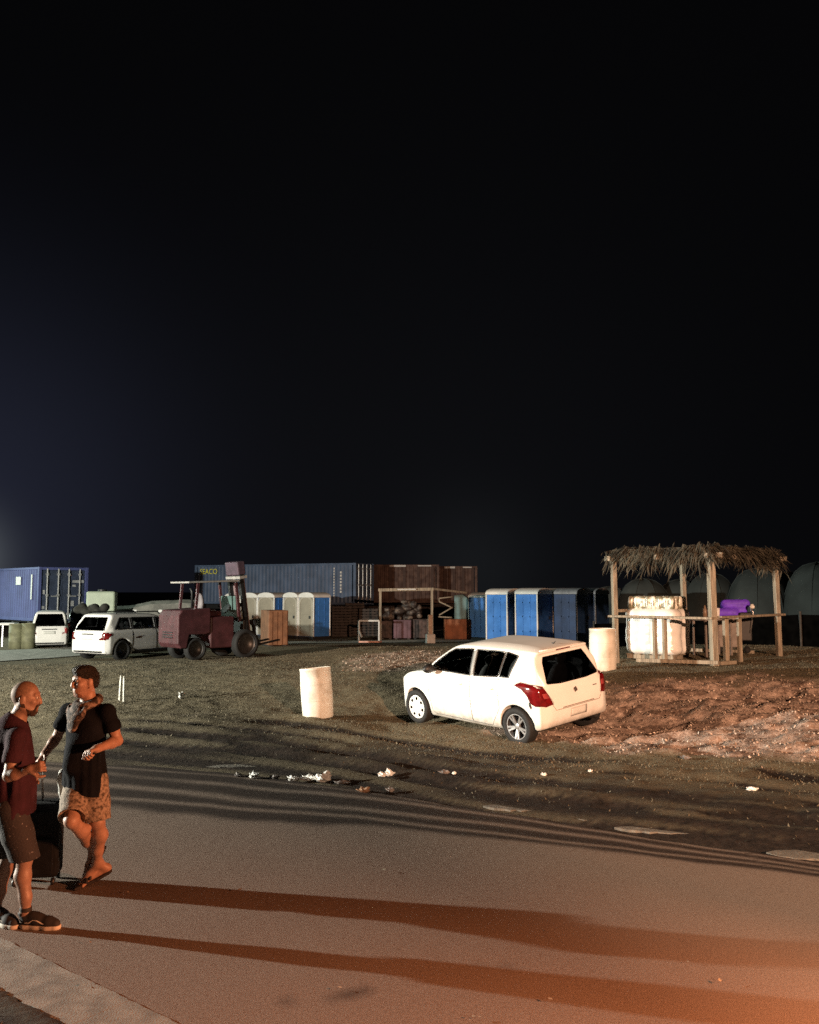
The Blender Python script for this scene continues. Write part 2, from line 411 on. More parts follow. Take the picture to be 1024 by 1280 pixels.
zone = smooth(1.85, 1.60, wig + (fbm(XX * 1.1, YY * 1.1, 87) - .5) * .35)
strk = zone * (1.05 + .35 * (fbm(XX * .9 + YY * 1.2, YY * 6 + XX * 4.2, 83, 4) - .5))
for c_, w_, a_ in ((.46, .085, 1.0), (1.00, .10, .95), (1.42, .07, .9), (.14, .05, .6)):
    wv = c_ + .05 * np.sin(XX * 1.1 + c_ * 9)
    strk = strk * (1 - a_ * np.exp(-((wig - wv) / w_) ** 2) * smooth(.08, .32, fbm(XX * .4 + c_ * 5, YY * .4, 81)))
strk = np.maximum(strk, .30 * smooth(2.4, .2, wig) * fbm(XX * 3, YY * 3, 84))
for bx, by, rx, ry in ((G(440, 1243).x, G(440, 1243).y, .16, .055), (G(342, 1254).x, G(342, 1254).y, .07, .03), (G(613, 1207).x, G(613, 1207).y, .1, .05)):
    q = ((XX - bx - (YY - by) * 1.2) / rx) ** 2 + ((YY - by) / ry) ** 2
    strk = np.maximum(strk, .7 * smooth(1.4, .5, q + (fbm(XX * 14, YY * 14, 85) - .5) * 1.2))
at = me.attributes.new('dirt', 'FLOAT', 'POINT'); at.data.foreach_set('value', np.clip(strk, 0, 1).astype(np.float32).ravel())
rm = bpy.data.materials.new('asphalt'); rm.use_nodes = True; t = rm.node_tree; b = t.nodes['Principled BSDF']
gco = tn(t, 'ShaderNodeTexCoord').outputs['Object']
asp = mix(t, noise(t, 1.1, 5, gco), ramp(t, noise(t, 75, 6, gco, .85), (.085, .064, .050), (.25, .195, .158)), ramp(t, noise(t, 55, 7, gco, .85), (.10, .077, .060), (.27, .215, .175)))
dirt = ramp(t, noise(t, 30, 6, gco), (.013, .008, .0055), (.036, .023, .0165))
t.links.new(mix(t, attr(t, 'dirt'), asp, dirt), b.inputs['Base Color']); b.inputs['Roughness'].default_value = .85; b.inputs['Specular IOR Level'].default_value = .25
bp = tn(t, 'ShaderNodeBump'); bp.inputs['Strength'].default_value = .55; bp.inputs['Distance'].default_value = .006
t.links.new(noise(t, 130, 4, gco, .7), bp.inputs['Height']); t.links.new(bp.outputs[0], b.inputs['Normal'])
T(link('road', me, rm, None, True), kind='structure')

# concrete gutter on the near side, in cast bays with ragged edges
M_conc = pm('concrete', (.21, .20, .175), .9, .25, 7, .25, 90)
kn = Vector((-kd.y, kd.x, 0)); kn = -kn if kn.y > 0 else kn
gut = MB(); u = -6.0; bay = 1.25
while u < 12:
    n = 26; us = np.linspace(u + .002, u + bay - .002, n); pts = []
    for k_, uu in enumerate(us): pts.append(n0 + kd * uu + kn * (-.015 + .03 * (float(fbm(np.array([uu * 9.0]), np.array([.5]), 91)[0]) - .5)))
    for k_, uu in enumerate(us[::-1]): pts.append(n0 + kd * uu + kn * (.40 + .10 * (float(fbm(np.array([uu * 4.0]), np.array([.5]), 92)[0]) - .5)))
    gut.prism([(p.x, p.y) for p in pts], .09, Matrix.Translation((0, 0, -.081))); u += bay
T(gut.build('gutter', M_conc), kind='structure')
# flat concrete edging showing through the mud along the far side
edg = MB()
for x0, y0, x1, y1, w in ((258, 959, 372, 955, 6), (604, 1008, 700, 1014, 8), (722, 1024, 740, 1025, 5), (768, 1035, 892, 1043, 8), (958, 1066, 1040, 1072, 13)):
    n = 14; top = []; bot = []
    for k_ in range(n + 1):
        s_ = k_ / n; px, py = x0 + (x1 - x0) * s_, y0 + (y1 - y0) * s_; h_ = w * .8 * (math.sin(math.pi * s_) ** .6) * (.8 + .35 * random.random())
        top.append(G(px, py - h_ * .5)); bot.append(G(px, py + h_ * .5))
    zz = max(gz((p.x), p.y) for p in top + bot)
    edg.prism([(p.x, p.y) for p in bot + top[::-1]], .05, Matrix.Translation((0, 0, max(.002, min(zz, .012)) - .053)))
T(edg.build('edging', bevel=.016, m=pm('weathered_concrete', (.13, .12, .10), .9, .3, 9, .6, 50)), kind='structure')
# pale service road behind the grass
sr = MB()
pl = [(-420, 836, 15), (-150, 827, 14), (0, 818, 13), (110, 812, 10), (220, 807.5, 6.5), (330, 805.2, 5.0), (440, 803.2, 4.6), (560, 801, 4.2), (700, 799, 4), (900, 798, 4), (1300, 797, 4)]
up = []; dn = []
for px, py, h_ in pl: up.append(G(px, py - h_ / 2, .04)); dn.append(G(px, py + h_ / 2, .04))
for k_ in range(len(pl) - 1):
    m_ = 6
    for q in range(m_):
        a0, a1 = q / m_, (q + 1) / m_
        for r_ in range(4):
            b0, b1 = r_ / 4, (r_ + 1) / 4; vv = []
            for aa, bb in ((a0, b0), (a1, b0), (a1, b1), (a0, b1)):
                p = dn[k_].lerp(dn[k_ + 1], aa).lerp(up[k_].lerp(up[k_ + 1], aa), bb); vv.append((p.x, p.y, gz(p.x, p.y) + .03))
            sr.add(vv, [(0, 1, 2, 3)])
T(sr.build('service_road', pm('pale_road', (.36, .35, .31), .9, .25, 3, .3, 25)), kind='structure')

# ------------------------------------------------------------------ grass, fallen leaves
def blades(n, pick, mk):
    v = []; f = []
    while len(f) < n:
        p = pick()
        if p is not None: mk(v, f, *p)
    return v, f
cand = rng.uniform((-13, 8.5), (11.5, 29), (130000, 2))
ed_ = edge_dist(cand[:, 0], cand[:, 1]); cz = ground_z(cand[:, 0], cand[:, 1])
mk_ = smooth(4.6, 1.2, ed_ + (fbm(cand[:, 0] * .8, cand[:, 1] * .8, 31) - .5) * 3.2); lm = leaf_mask(cand[:, 0], cand[:, 1])
keep = (ed_ > .25) & (rng.random(len(cand)) > mk_ * .93) & (rng.random(len(cand)) > lm * .9)
cand, cz = cand[keep], cz[keep]
c2 = rng.uniform((-4.5, 3.2), (-.8, 5.6), (5000, 2)); k2 = c2[:, 1] < near_y(c2[:, 0]) - .75 + (fbm(c2[:, 0] * 3, c2[:, 1] * 3, 93) - .5) * .3
c2 = c2[k2]; cand = np.vstack([cand, c2]); cz = np.concatenate([cz, ground_z(c2[:, 0], c2[:, 1])])
n = len(cand); th = rng.uniform(0, 6.28, n); h_ = rng.uniform(.008, .030, n) * (1 + 1.2 * (np.arange(n) >= n - len(c2))); w_ = rng.uniform(.006, .014, n); ln = rng.uniform(-.03, .03, (n, 2))
dx, dy = np.cos(th) * w_, np.sin(th) * w_
v = np.stack([np.stack([cand[:, 0] - dx, cand[:, 1] - dy, cz - .005], 1), np.stack([cand[:, 0] + dx, cand[:, 1] + dy, cz - .005], 1), np.stack([cand[:, 0] + ln[:, 0], cand[:, 1] + ln[:, 1], cz + h_], 1)], 1).reshape(-1, 3)
T(link('grass', npmesh('grass', v, np.arange(3 * n).reshape(-1, 3)), pm('dry_grass', (.085, .072, .045), .8, .4, 3, c2=(.165, .138, .088))), label='short dry grass growing on the verge beyond the road', cat='grass', kind='stuff')
def scatter_leaves(name, cand, cz, smin_, smax_, m, label, tilt=.8):
    n = len(cand); s_ = rng.uniform(smin_, smax_, n); th = rng.uniform(0, 6.28, n); tl = rng.normal(0, tilt, (n, 2))
    ax = np.stack([np.cos(th), np.sin(th), tl[:, 0] * .7], 1); ay = np.stack([-np.sin(th) * .55, np.cos(th) * .55, tl[:, 1] * .5], 1)
    c = np.stack([cand[:, 0], cand[:, 1], cz + s_ * .45], 1)
    q = [c - ax * s_[:, None], c + ay * s_[:, None], c + ax * s_[:, None], c - ay * s_[:, None]]
    q[2][:, 2] += rng.uniform(-.3, .5, n) * s_
    T(link(name, npmesh(name, np.stack(q, 1).reshape(-1, 3), np.arange(4 * n).reshape(-1, 4)), m), label=label, cat='leaves', kind='stuff')
cand = rng.uniform((-3, 10.2), (12, 27), (130000, 2)); lm = leaf_mask(cand[:, 0], cand[:, 1]); cand = cand[rng.random(len(cand)) < lm * .45]
scatter_leaves('fallen_leaves', cand, ground_z(cand[:, 0], cand[:, 1]), .008, .024, pm('dead_leaf', (.36, .26, .20), .8, .5, 5, c2=(.74, .60, .49)), 'heap of dry brown fallen leaves on the bank right of the white car')
cand = np.array([G(x, y)[:2] for x, y in ((113, 1181), (425, 1238), (688, 1253), (592, 1275), (300, 1115), (690, 1165), (160, 1118), (240, 1068), (105, 1235), (900, 1230), (480, 1090), (600, 1275), (860, 1205))])
scatter_leaves('leaf_scraps', cand, cand[:, 0] * 0 + .012, .010, .022, pm('leaf_scrap', (.35, .30, .22), .8, .3, 9), 'pale leaf scraps scattered over the asphalt', .1)
# ------------------------------------------------------------------ vehicles
M_tyre = pm('tyre_rubber', (.010, .010, .010), .8, .2, 12, .2, 80)
M_black = pm('black_plastic', (.015, .015, .016), .5, .2, 10)
M_glass = pm('dark_glass', (.008, .009, .010), .06, .1, 3, spec=.6)
def see_through(name, tint, rough=.02):
    m = bpy.data.materials.new(name); m.use_nodes = True; t = m.node_tree; t.nodes.clear()
    o = t.nodes.new('ShaderNodeOutputMaterial'); mx = t.nodes.new('ShaderNodeMixShader'); tr = t.nodes.new('ShaderNodeBsdfTransparent'); gl = t.nodes.new('ShaderNodeBsdfGlossy'); fr_ = t.nodes.new('ShaderNodeFresnel')
    n_ = t.nodes.new('ShaderNodeTexNoise'); n_.inputs['Scale'].default_value = 4; rp = t.nodes.new('ShaderNodeValToRGB'); rp.color_ramp.elements[0].color = (*[c * .85 for c in tint], 1); rp.color_ramp.elements[1].color = (*tint, 1)
    t.links.new(n_.outputs['Fac'], rp.inputs[0]); t.links.new(rp.outputs[0], tr.inputs[0]); gl.inputs['Roughness'].default_value = rough; gl.inputs['Color'].default_value = (.9, .9, .9, 1); fr_.inputs[0].default_value = 1.5
    t.links.new(fr_.outputs[0], mx.inputs[0]); t.links.new(tr.outputs[0], mx.inputs[1]); t.links.new(gl.outputs[0], mx.inputs[2]); t.links.new(mx.outputs[0], o.inputs[0]); return m
M_pane = see_through('window_glass', (.62, .64, .64)); M_tint = see_through('tinted_glass', (.16, .16, .17))
def lined(m):
    """dark trim on the inner face of a car shell"""
    t = m.node_tree; b = t.nodes['Principled BSDF']; lk = b.inputs['Base Color'].links[0].from_socket; g = t.nodes.new('ShaderNodeNewGeometry'); mx = t.nodes.new('ShaderNodeMix'); mx.data_type = 'RGBA'
    t.links.new(g.outputs['Backfacing'], mx.inputs[0]); t.links.new(lk, mx.inputs[6]); mx.inputs[7].default_value = (.035, .035, .035, 1); t.links.new(mx.outputs[2], b.inputs['Base Color']); return m
def open_windows(v, q, side_polys, rear=None, front=None, xr=0, inset=.006, ymin=.4):
    c = v[q].mean(1); keep = np.ones(len(q), bool)
    for p_ in side_polys: keep &= ~((np.abs(c[:, 1]) > ymin) & (poly_sdf(np.array(p_, float), c[:, 0], c[:, 2]) < -inset))
    if rear is not None: keep &= ~((c[:, 0] < xr) & (poly_sdf(np.array(rear, float), c[:, 1], c[:, 2]) < -inset))
    if front is not None: keep &= ~((c[:, 2] > .95) & (poly_sdf(np.array(front, float), c[:, 0], c[:, 1]) < -.02))
    return q[keep]
def seats(parent, rows, y, zc, m):
    for k_, x_ in enumerate(rows):
        S = Solid((x_ - .5, -y - .35, zc - .35), (x_ + .45, y + .35, zc + .62), .022)
        for s_ in (-1, 1):
            S.chain([(x_ + .30, s_ * y - .16, zc - .18), (x_ + .30, s_ * y + .16, zc - .18)], [.10, .10], .03); S.ell((x_ + .08, s_ * y, zc - .20), (.28, .24, .10), None, .04); S.ell((x_ - .20, s_ * y, zc + .08), (.10, .22, .34), ((.96, 0, .26), (0, 1, 0), (-.26, 0, .96)), .04); S.ell((x_ - .31, s_ * y, zc + .47), (.055, .125, .09), None, .02); S.cap((x_ - .30, s_ * y, zc + .3), (x_ - .31, s_ * y, zc + .45), .025, None, .02)
        S.build('seat', m, parent)
M_seat = pm('seat_cloth', (.06, .06, .06), .9, .2, 9)
M_chrome = pm('alloy_metal', (.62, .62, .63), .3, .1, 9, metal=.85)
M_red = pm('red_lens', (.13, .006, .007), .12, .25, 14)
M_redlight = pm('pale_red_lens', (.34, .05, .05), .15, .2, 20)
M_plate = pm('number_plate', (.62, .62, .58), .5, .06, 10)
M_seam = pm('panel_gap', (.03, .03, .03), .8, .1, 5)

def car_shell(low, gh, sec_low, sec_gh, plan, plan_gh, wheels, wr, h=0.016, k=0.07, y_in=.5):
    lo = (min(p[0] for p in low) - .05, -max(p[1] for p in plan) - .05, 0.02); hi = (max(p[0] for p in low) + .05, -lo[1], max(p[1] for p in gh) + .05)
    S = Solid(lo, hi, h); g = [S.lo[a] + h * np.arange(S.n[a]) for a in range(3)]
    gx, gy, gz_ = g[0][:, None], np.abs(g[1])[:, None], g[2]
    def body(pr, sec, pl, k, n=2):
        a = poly_sdf(chaikin(pr, n), gx, gz_[None, :])[:, None, :]
        sp = [(-.5, sec[0][0] - .3)] + [(w, z) for z, w in [(s_[0], s_[1]) for s_ in [(q[0], q[1]) for q in sec]]] + [(-.5, sec[-1][0] + .3)]
        sp = np.array([(-1.0, sec[0][0] - .4), (sec[0][1], sec[0][0] - .4)] + [(w, z) for z, w in sec] + [(sec[-1][1], sec[-1][0] + .4), (-1.0, sec[-1][0] + .4)], float)
        b_ = poly_sdf(sp, gy, gz_[None, :])[None, :, :]
        pp = np.array([(pl[0][0] - 0.0, -1.0)] + list(pl) + [(pl[-1][0], -1.0)], float)
        c = poly_sdf(pp, gx, gy.T)[:, :, None]
        mx = lambda p, q: -Solid.smin(-p, -q, k)
        return mx(mx(a, b_), c)
    f = Solid.smin(body(low, sec_low, plan, k), body(gh, sec_gh, plan_gh, k * .9), .035)
    for wx in wheels:
        d = np.sqrt((gx - wx[0]) ** 2 + (gz_[None, :] - wx[1]) ** 2)[:, None, :] - wr
        cut = np.maximum(d, y_in - gy.T[:, :, None]); f = -Solid.smin(-f, cut, .012)
    S.f = f.astype(np.float32); v, q = S.nets()
    bvh = BVHTree.FromPolygons([Vector(p) for p in v], [tuple(x) for x in q])
    return v, q, bvh
def decal(bvh, poly, side, m, name, parent, off=.004, rows=10, cols=16, rnd=0, deep=.012, smooth_=True):
    """a real panel pressed onto the shell; side 'l','r' use (x,z), 'b','f' use (y,z), 't' uses (x,y)"""
    poly = chaikin(poly, rnd) if rnd else np.array(poly, float)
    z0, z1 = poly[:, 1].min(), poly[:, 1].max(); out = []; inn = []
    D = {'l': Vector((0, -1, 0)), 'r': Vector((0, 1, 0)), 'b': Vector((1, 0, 0)), 'f': Vector((-1, 0, 0)), 't': Vector((0, 0, -1))}[side]
    for r_ in range(rows + 1):
        z = z0 + (z1 - z0) * min(max(r_ / rows, 1e-4), 1 - 1e-4); xi = []
        for i in range(len(poly)):
            a, b_ = poly[i], poly[(i + 1) % len(poly)]
            if (a[1] - z) * (b_[1] - z) <= 0 and abs(a[1] - b_[1]) > 1e-9: xi.append(a[0] + (b_[0] - a[0]) * (z - a[1]) / (b_[1] - a[1]))
        if not xi: xi = [poly[:, 0].mean()] * 2
        for c_ in range(cols + 1):
            u_ = min(xi) + (max(xi) - min(xi)) * c_ / cols
            o = {'l': Vector((u_, 3, z)), 'r': Vector((u_, -3, z)), 'b': Vector((-6, u_, z)), 'f': Vector((6, u_, z)), 't': Vector((u_, z, 4))}[side]
            hit, nrm, _, _ = bvh.ray_cast(o, D)
            if hit is None: hit, nrm, _, _ = bvh.find_nearest(o + D * 2.2)
            if nrm.dot(D) > 0: nrm = -nrm
            nrm = (nrm * .5 - D * .5).normalized() if nrm.length else -D
            out.append(hit + nrm * off); inn.append(hit - nrm * deep)
    C = cols + 1; n = len(out); f = []
    for r_ in range(rows):
        for c_ in range(cols): f.append((r_ * C + c_, r_ * C + c_ + 1, (r_ + 1) * C + c_ + 1, (r_ + 1) * C + c_))
    ring = [c_ for c_ in range(C)] + [r_ * C + cols for r_ in range(1, rows + 1)] + [rows * C + c_ for c_ in range(cols - 1, -1, -1)] + [r_ * C for r_ in range(rows - 1, 0, -1)]
    for i in range(len(ring)):
        a, b_ = ring[i], ring[(i + 1) % len(ring)]; f.append((a, b_, n + b_, n + a))
    o = MB().add(out + inn, f).build(name, m, parent)
    if smooth_: o.data.polygons.foreach_set('use_smooth', [p_ < rows * cols for p_ in range(len(o.data.polygons))])
    return o
def strip(bvh, pts, w, side, m, name, parent, **k):
    """thin seam along a line of points"""
    mb_pts = pts; out = MB()
    D = {'l': Vector((0, -1, 0)), 'r': Vector((0, 1, 0)), 'b': Vector((1, 0, 0)), 'f': Vector((-1, 0, 0))}[side]; L = []
    for i in range(len(pts) - 1):
        n_ = max(2, int(math.dist(pts[i], pts[i + 1]) / .05))
        for j in range(n_ + (i == len(pts) - 2)):
            q = Vector(pts[i]).lerp(Vector(pts[i + 1]), j / n_)
            o = {'l': Vector((q[0], 3, q[1])), 'r': Vector((q[0], -3, q[1])), 'b': Vector((-6, q[0], q[1])), 'f': Vector((6, q[0], q[1]))}[side]
            h_ = bvh.ray_cast(o, D)[0]
            if h_ is not None: L.append(h_ - D * .0005)
    if len(L) > 1: return out.tube(L, w / 2, 5).build(name, m, parent)
def wheel(name, parent, x, y, z, r, w, style, side, tyre=M_tyre):
    Mx = Matrix.Translation((x, y, z)) @ Matrix.Rotation(-side * math.pi / 2, 4, 'X')       # local +z points outwards
    rr = r * (.68 if style == 'alloy' else .70)
    wo_ = bpy.data.objects.new(name, None)
    t_ = MB().lathe([(rr, -w / 2), (r * .93, -w / 2), (r * .985, -w * .38), (r, -w * .2), (r, w * .2), (r * .985, w * .38), (r * .93, w / 2), (rr * 1.03, w / 2), (rr, w * .44)], 40, Mx, False)
    root = t_.build(name, tyre, parent, 0, True)
    b_ = MB().lathe([(rr * .99, -w * .4), (rr * .99, w * .40), (rr * .93, w * .42), (rr * .90, w * .12), (.0001, w * .10)], 40, Mx, False)
    if style == 'alloy':
        b_.build('rim_barrel', M_black, root, 0, True)
        s_ = MB()
        s_.lathe([(rr * .995, w * .41), (rr * .995, w * .455), (rr * .93, w * .455), (rr * .92, w * .40)], 40, Mx, False)
        for k_ in range(5):
            for d_ in (-.16, .16):
                a = k_ * 2 * math.pi / 5 + .3 + d_; a2 = k_ * 2 * math.pi / 5 + .3 + d_ * .62
                s_.bar(Mx @ Vector((rr * .16 * math.cos(a2), rr * .16 * math.sin(a2), w * .33)), Mx @ Vector((rr * .95 * math.cos(a), rr * .95 * math.sin(a), w * .42)), rr * .15, .02, Mx.to_3x3() @ Vector((0, 0, 1)))
        s_.lathe([(rr * .24, w * .2), (rr * .24, w * .38), (rr * .16, w * .41), (.0001, w * .42)], 20, Mx, False)
        s_.build('rim', M_chrome, root)
    elif style == 'cap':
        b_.build('rim_barrel', M_black, root, 0, True)
        s_ = MB(); nn = 7
        for k_ in range(nn * 8):                                                   # disc with seven openings near the rim
            a0, a1 = [2 * math.pi * q / (nn * 8) for q in (k_, k_ + 1)]
            hole = k_ % 8 in (0, 1, 2)
            for ra, rb, za, zb in ((.0, .3, .47, .46), (.3, .58, .46, .44), (.58, .84, .44, .43), (.84, .99, .43, .42)):
                if hole and ra == .58: continue
                s_.add([Mx @ Vector((q * rr * math.cos(a), q * rr * math.sin(a), w * zz)) for q, a, zz in ((ra, a0, za), (rb, a0, zb), (rb, a1, zb), (ra, a1, za))], [(0, 1, 2, 3)])
        s_.build('hubcap', pm('hubcap_white', (.70, .70, .68), .4, .05, 9), root)
    else:
        b_.build('rim', pm('grey_rim', (.10, .10, .10), .4, .2, 9, metal=.6), root, 0, True)
    return root

def place(o, loc, heading, pitch=0.0, roll=0.0):
    """heading = direction the front points to, clockwise from +Y in degrees; local +x is forward"""
    o.location = loc; o.rotation_euler = (R(roll), R(pitch), R(90 - heading))

# --- the white hatchback
M_white = pm('white_paint', (.78, .77, .73), .32, .04, 2.5)
def grime(m, z0, z1, colr):
    """dried mud splashed along the lower panels"""
    t = m.node_tree; b = t.nodes['Principled BSDF']; lk = b.inputs['Base Color'].links[0].from_socket; co = t.nodes.new('ShaderNodeTexCoord'); sx = t.nodes.new('ShaderNodeSeparateXYZ'); t.links.new(co.outputs['Object'], sx.inputs[0])
    mr = t.nodes.new('ShaderNodeMapRange'); mr.inputs[1].default_value = z1; mr.inputs[2].default_value = z0; t.links.new(sx.outputs[2], mr.inputs[0])
    n_ = t.nodes.new('ShaderNodeTexNoise'); n_.inputs['Scale'].default_value = 7; n_.inputs['Detail'].default_value = 8; n_.inputs['Roughness'].default_value = .7; t.links.new(co.outputs['Object'], n_.inputs['Vector'])
    ml = t.nodes.new('ShaderNodeMath'); ml.operation = 'MULTIPLY'; t.links.new(mr.outputs[0], ml.inputs[0]); t.links.new(n_.outputs['Fac'], ml.inputs[1])
    rp = t.nodes.new('ShaderNodeValToRGB'); rp.color_ramp.elements[0].position = .18; rp.color_ramp.elements[1].position = .62; t.links.new(ml.outputs[0], rp.inputs[0])
    mx = t.nodes.new('ShaderNodeMix'); mx.data_type = 'RGBA'; t.links.new(rp.outputs[0], mx.inputs[0]); t.links.new(lk, mx.inputs[6]); mx.inputs[7].default_value = (*colr, 1); t.links.new(mx.outputs[2], b.inputs['Base Color'])
grime(M_white, .16, .62, (.26, .21, .16))
hb = empty('hatchback', (0, 0, 0), 0, 'white five-door hatchback with black rear window parked on the muddy verge', 'car')
low = [(-1.60, .27), (-1.69, .36), (-1.73, .55), (-1.70, .74), (-1.655, .84), (-1.60, .98), (-1.2, 1.02), (-.2, .99), (.7, .965), (.98, .985), (1.35, .93), (1.70, .80), (1.90, .64), (1.97, .45), (1.95, .26), (1.80, .19), (1.0, .17), (-1.0, .18)]
gh = [(-1.60, .80), (-1.66, .93), (-1.57, 1.12), (-1.42, 1.40), (-1.50, 1.475), (-1.30, 1.52), (-.70, 1.535), (-.1, 1.525), (.28, 1.47), (.45, 1.40), (.80, 1.17), (1.12, .94), (.9, .80)]
v, q, hbv = car_shell(low, gh, [(.18, .76), (.30, .815), (.55, .845), (.72, .848), (.88, .825), (1.0, .795), (1.05, .76)],
    [(.75, .80), (.98, .775), (1.20, .70), (1.40, .615), (1.47, .575), (1.55, .40)],
    [(-1.76, .30), (-1.72, .60), (-1.62, .765), (-1.45, .825), (-1.1, .846), (0, .85), (1.15, .846), (1.45, .80), (1.70, .70), (1.86, .54), (1.97, .28), (1.99, .1)],
    [(-1.76, .44), (-1.66, .60), (-1.5, .715), (-1.1, .76), (0, .775), (.5, .765), (.9, .70), (1.1, .62), (1.2, .4)],
    [(-1.17, .30), (1.22, .30)], .348, .0145, .06)
lin = MB()                                                                    # dark inner wings and floor behind the wheels
lin.box((-1.50, -.68, .24), (1.75, .68, .36)); lin.box((-1.5, -.50, .3), (-.8, .50, .66)); lin.box((.86, -.50, .3), (1.58, .50, .66))
lin.build('underbody', M_black, hb)
win = [[(.93, 1.015), (.72, 1.155), (.47, 1.325), (.33, 1.395), (-.10, 1.425), (-.13, 1.005)], [(-.21, 1.01), (-.20, 1.425), (-.66, 1.435), (-.83, 1.43), (-.775, 1.10), (-.745, 1.045)], [(-.86, 1.432), (-1.115, 1.395), (-.985, 1.05), (-.79, 1.045)]]
RS = [(-.60, .985), (-.50, 1.30), (-.45, 1.385), (.45, 1.385), (.50, 1.30), (.60, .985), (.3, .955), (-.3, .955)]
WSC = [(.30, -.50), (.98, -.62), (.98, .62), (.30, .50)]
link('body', npmesh('body', v, open_windows(v, q, win, RS, WSC, -1.2)), lined(M_white), hb, True)
seats(hb, (.10, -.78), .36, .74, M_seat)
MB().box((.62, -.66, .62), (.95, .66, .93)).build('dashboard', M_black, hb, .05)
MB().tube([(.52 + .03 * math.sin(a_), .36 + .18 * math.cos(a_), .90 + .18 * math.sin(a_)) for a_ in [2 * math.pi * k_ / 20 for k_ in range(21)]], .014, 6).build('steering_wheel', M_black, hb, 0, True)
for s_ in 'lr':
    for w_, nm in zip(win, ('front_window', 'rear_window', 'rear_window')):
        decal(hbv, w_, s_, M_pane, nm, hb, .004, 14, 18, 0, .003)
    for w_ in win:                                                                # black rubber edge round each pane
        w2 = list(w_) + [w_[0]]; strip(hbv, w2, .022, s_, M_black, 'window_seal', hb)
    decal(hbv, [(-.125, .995), (-.118, 1.43), (-.19, 1.432), (-.20, 1.0)], s_, pm('pillar_grey', (.25, .25, .24), .5), 'door_pillar', hb, .006, 10, 3)
    strip(hbv, [(.80, .98), (.86, .62), (.80, .30), (.72, .24), (-.18, .235), (-.165, .98)], .007, s_, M_seam, 'door_seam', hb)
    strip(hbv, [(-.165, .60), (-.19, .235), (-.62, .235), (-.83, .55), (-.80, .80), (-.775, 1.02)], .007, s_, M_seam, 'door_seam', hb)
    strip(hbv, [(1.0, .26), (-.78, .245)], .012, s_, pm('sill_grey', (.25, .24, .22), .7), 'sill', hb)  # grey line along the sill
    for x_ in (.10, -.62):
        y0 = hbv.ray_cast(Vector((x_, 3 if s_ == 'l' else -3, .84)), Vector((0, -1 if s_ == 'l' else 1, 0)))[0].y
        d_ = 1 if y0 > 0 else -1
        MB().tube([(x_ + .09, y0 - d_ * .004, .838), (x_ + .05, y0 + d_ * .028, .842), (x_ - .05, y0 + d_ * .028, .846), (x_ - .09, y0 - d_ * .004, .848)], .015, 8).build('door_handle', M_white, hb, 0, True)
    d_ = 1 if s_ == 'l' else -1                                                   # door mirror, black cap
    mr = Solid((.62, -.12, .95) if 0 else (.60, min(d_ * .72, d_ * 1.02), .95), (.86, max(d_ * .72, d_ * 1.02), 1.18), .009)
    mr.ell((.735, d_ * .90, 1.055), (.075, .115, .078), k=.02); mr.cap((.75, d_ * .745, 1.01), (.745, d_ * .84, 1.02), .028, .03, .03)
    mr.build('door_mirror', M_black, hb)
    # tail lamp wrapped round the corner, with a pale lens inside
    tl = decal(hbv, [(-1.04, .985), (-1.22, 1.02), (-1.36, .995), (-1.75, .985), (-1.75, .70), (-1.60, .675), (-1.50, .70), (-1.40, .86), (-1.22, .955)] if 0 else
        [(-1.14, .955), (-1.25, 1.01), (-1.40, 1.005), (-1.60, .97), (-1.69, .72), (-1.66, .665), (-1.56, .665), (-1.49, .70), (-1.42, .83), (-1.30, .915)], s_, M_red, 'tail_lamp', hb, .006, 14, 16)
    t2 = decal(hbv, [(d_ * .80, .97), (d_ * .66, .955), (d_ * .56, .70), (d_ * .55, .655), (d_ * .68, .65), (d_ * .80, .68)], 'b', M_red, 'tail_lamp', hb, .006, 14, 14)
    decal(hbv, [(d_ * .715, .86), (d_ * .63, .86), (d_ * .60, .78), (d_ * .70, .78)], 'b', M_redlight, 'lens', t2, .009, 6, 6)
    decal(hbv, [(-1.45, .735), (-1.475, .74), (-1.50, .645), (-1.485, .62), (-1.455, .66)], s_, M_black, 'side_marker', hb, .004, 5, 4)
# rear
decal(hbv, [(-.60, .985), (-.50, 1.30), (-.45, 1.385), (.45, 1.385), (.50, 1.30), (.60, .985), (.3, .955), (-.3, .955)], 'b', M_tint, 'rear_screen', hb, .005, 16, 26, 0, .003)
strip(hbv, [(-.56, .655), (-.50, .575), (.50, .575), (.56, .655)], .010, 'b', pm('gap_brown', (.22, .18, .15), .8), 'tailgate_seam', hb)  # brownish joint below the tailgate
strip(hbv, [(-.66, .95), (-.54, .70), (-.56, .655)], .006, 'b', M_seam, 'tailgate_seam', hb); strip(hbv, [(.66, .95), (.54, .70), (.56, .655)], .006, 'b', M_seam, 'tailgate_seam', hb)
decal(hbv, [(-.36, .588), (-.36, .602), (.36, .602), (.36, .588)], 'b', pm('trim_brown', (.30, .25, .21), .6), 'tailgate_trim', hb, .008, 2, 20)  # brownish trim line across the tailgate
decal(hbv, [(-.17, .425), (-.17, .535), (.17, .535), (.17, .425)], 'b', M_plate, 'number_plate', hb, .006, 4, 8)
decal(hbv, [(-.19, .41), (-.19, .55), (.19, .55), (.19, .41)], 'b', pm('plate_recess', (.52, .48, .44), .6), 'plate_recess', hb, .002, 4, 8)
decal(hbv, [(-.045, .80), (-.03, .855), (.015, .85), (.045, .815), (.03, .775), (-.02, .78)], 'b', pm('dark_badge', (.10, .08, .07), .3), 'badge', hb, .006, 5, 5)
decal(hbv, [(-.50, .80), (-.50, .815), (-.40, .815), (-.40, .80)], 'b', M_chrome, 'lettering_badge', hb, .004, 2, 5)
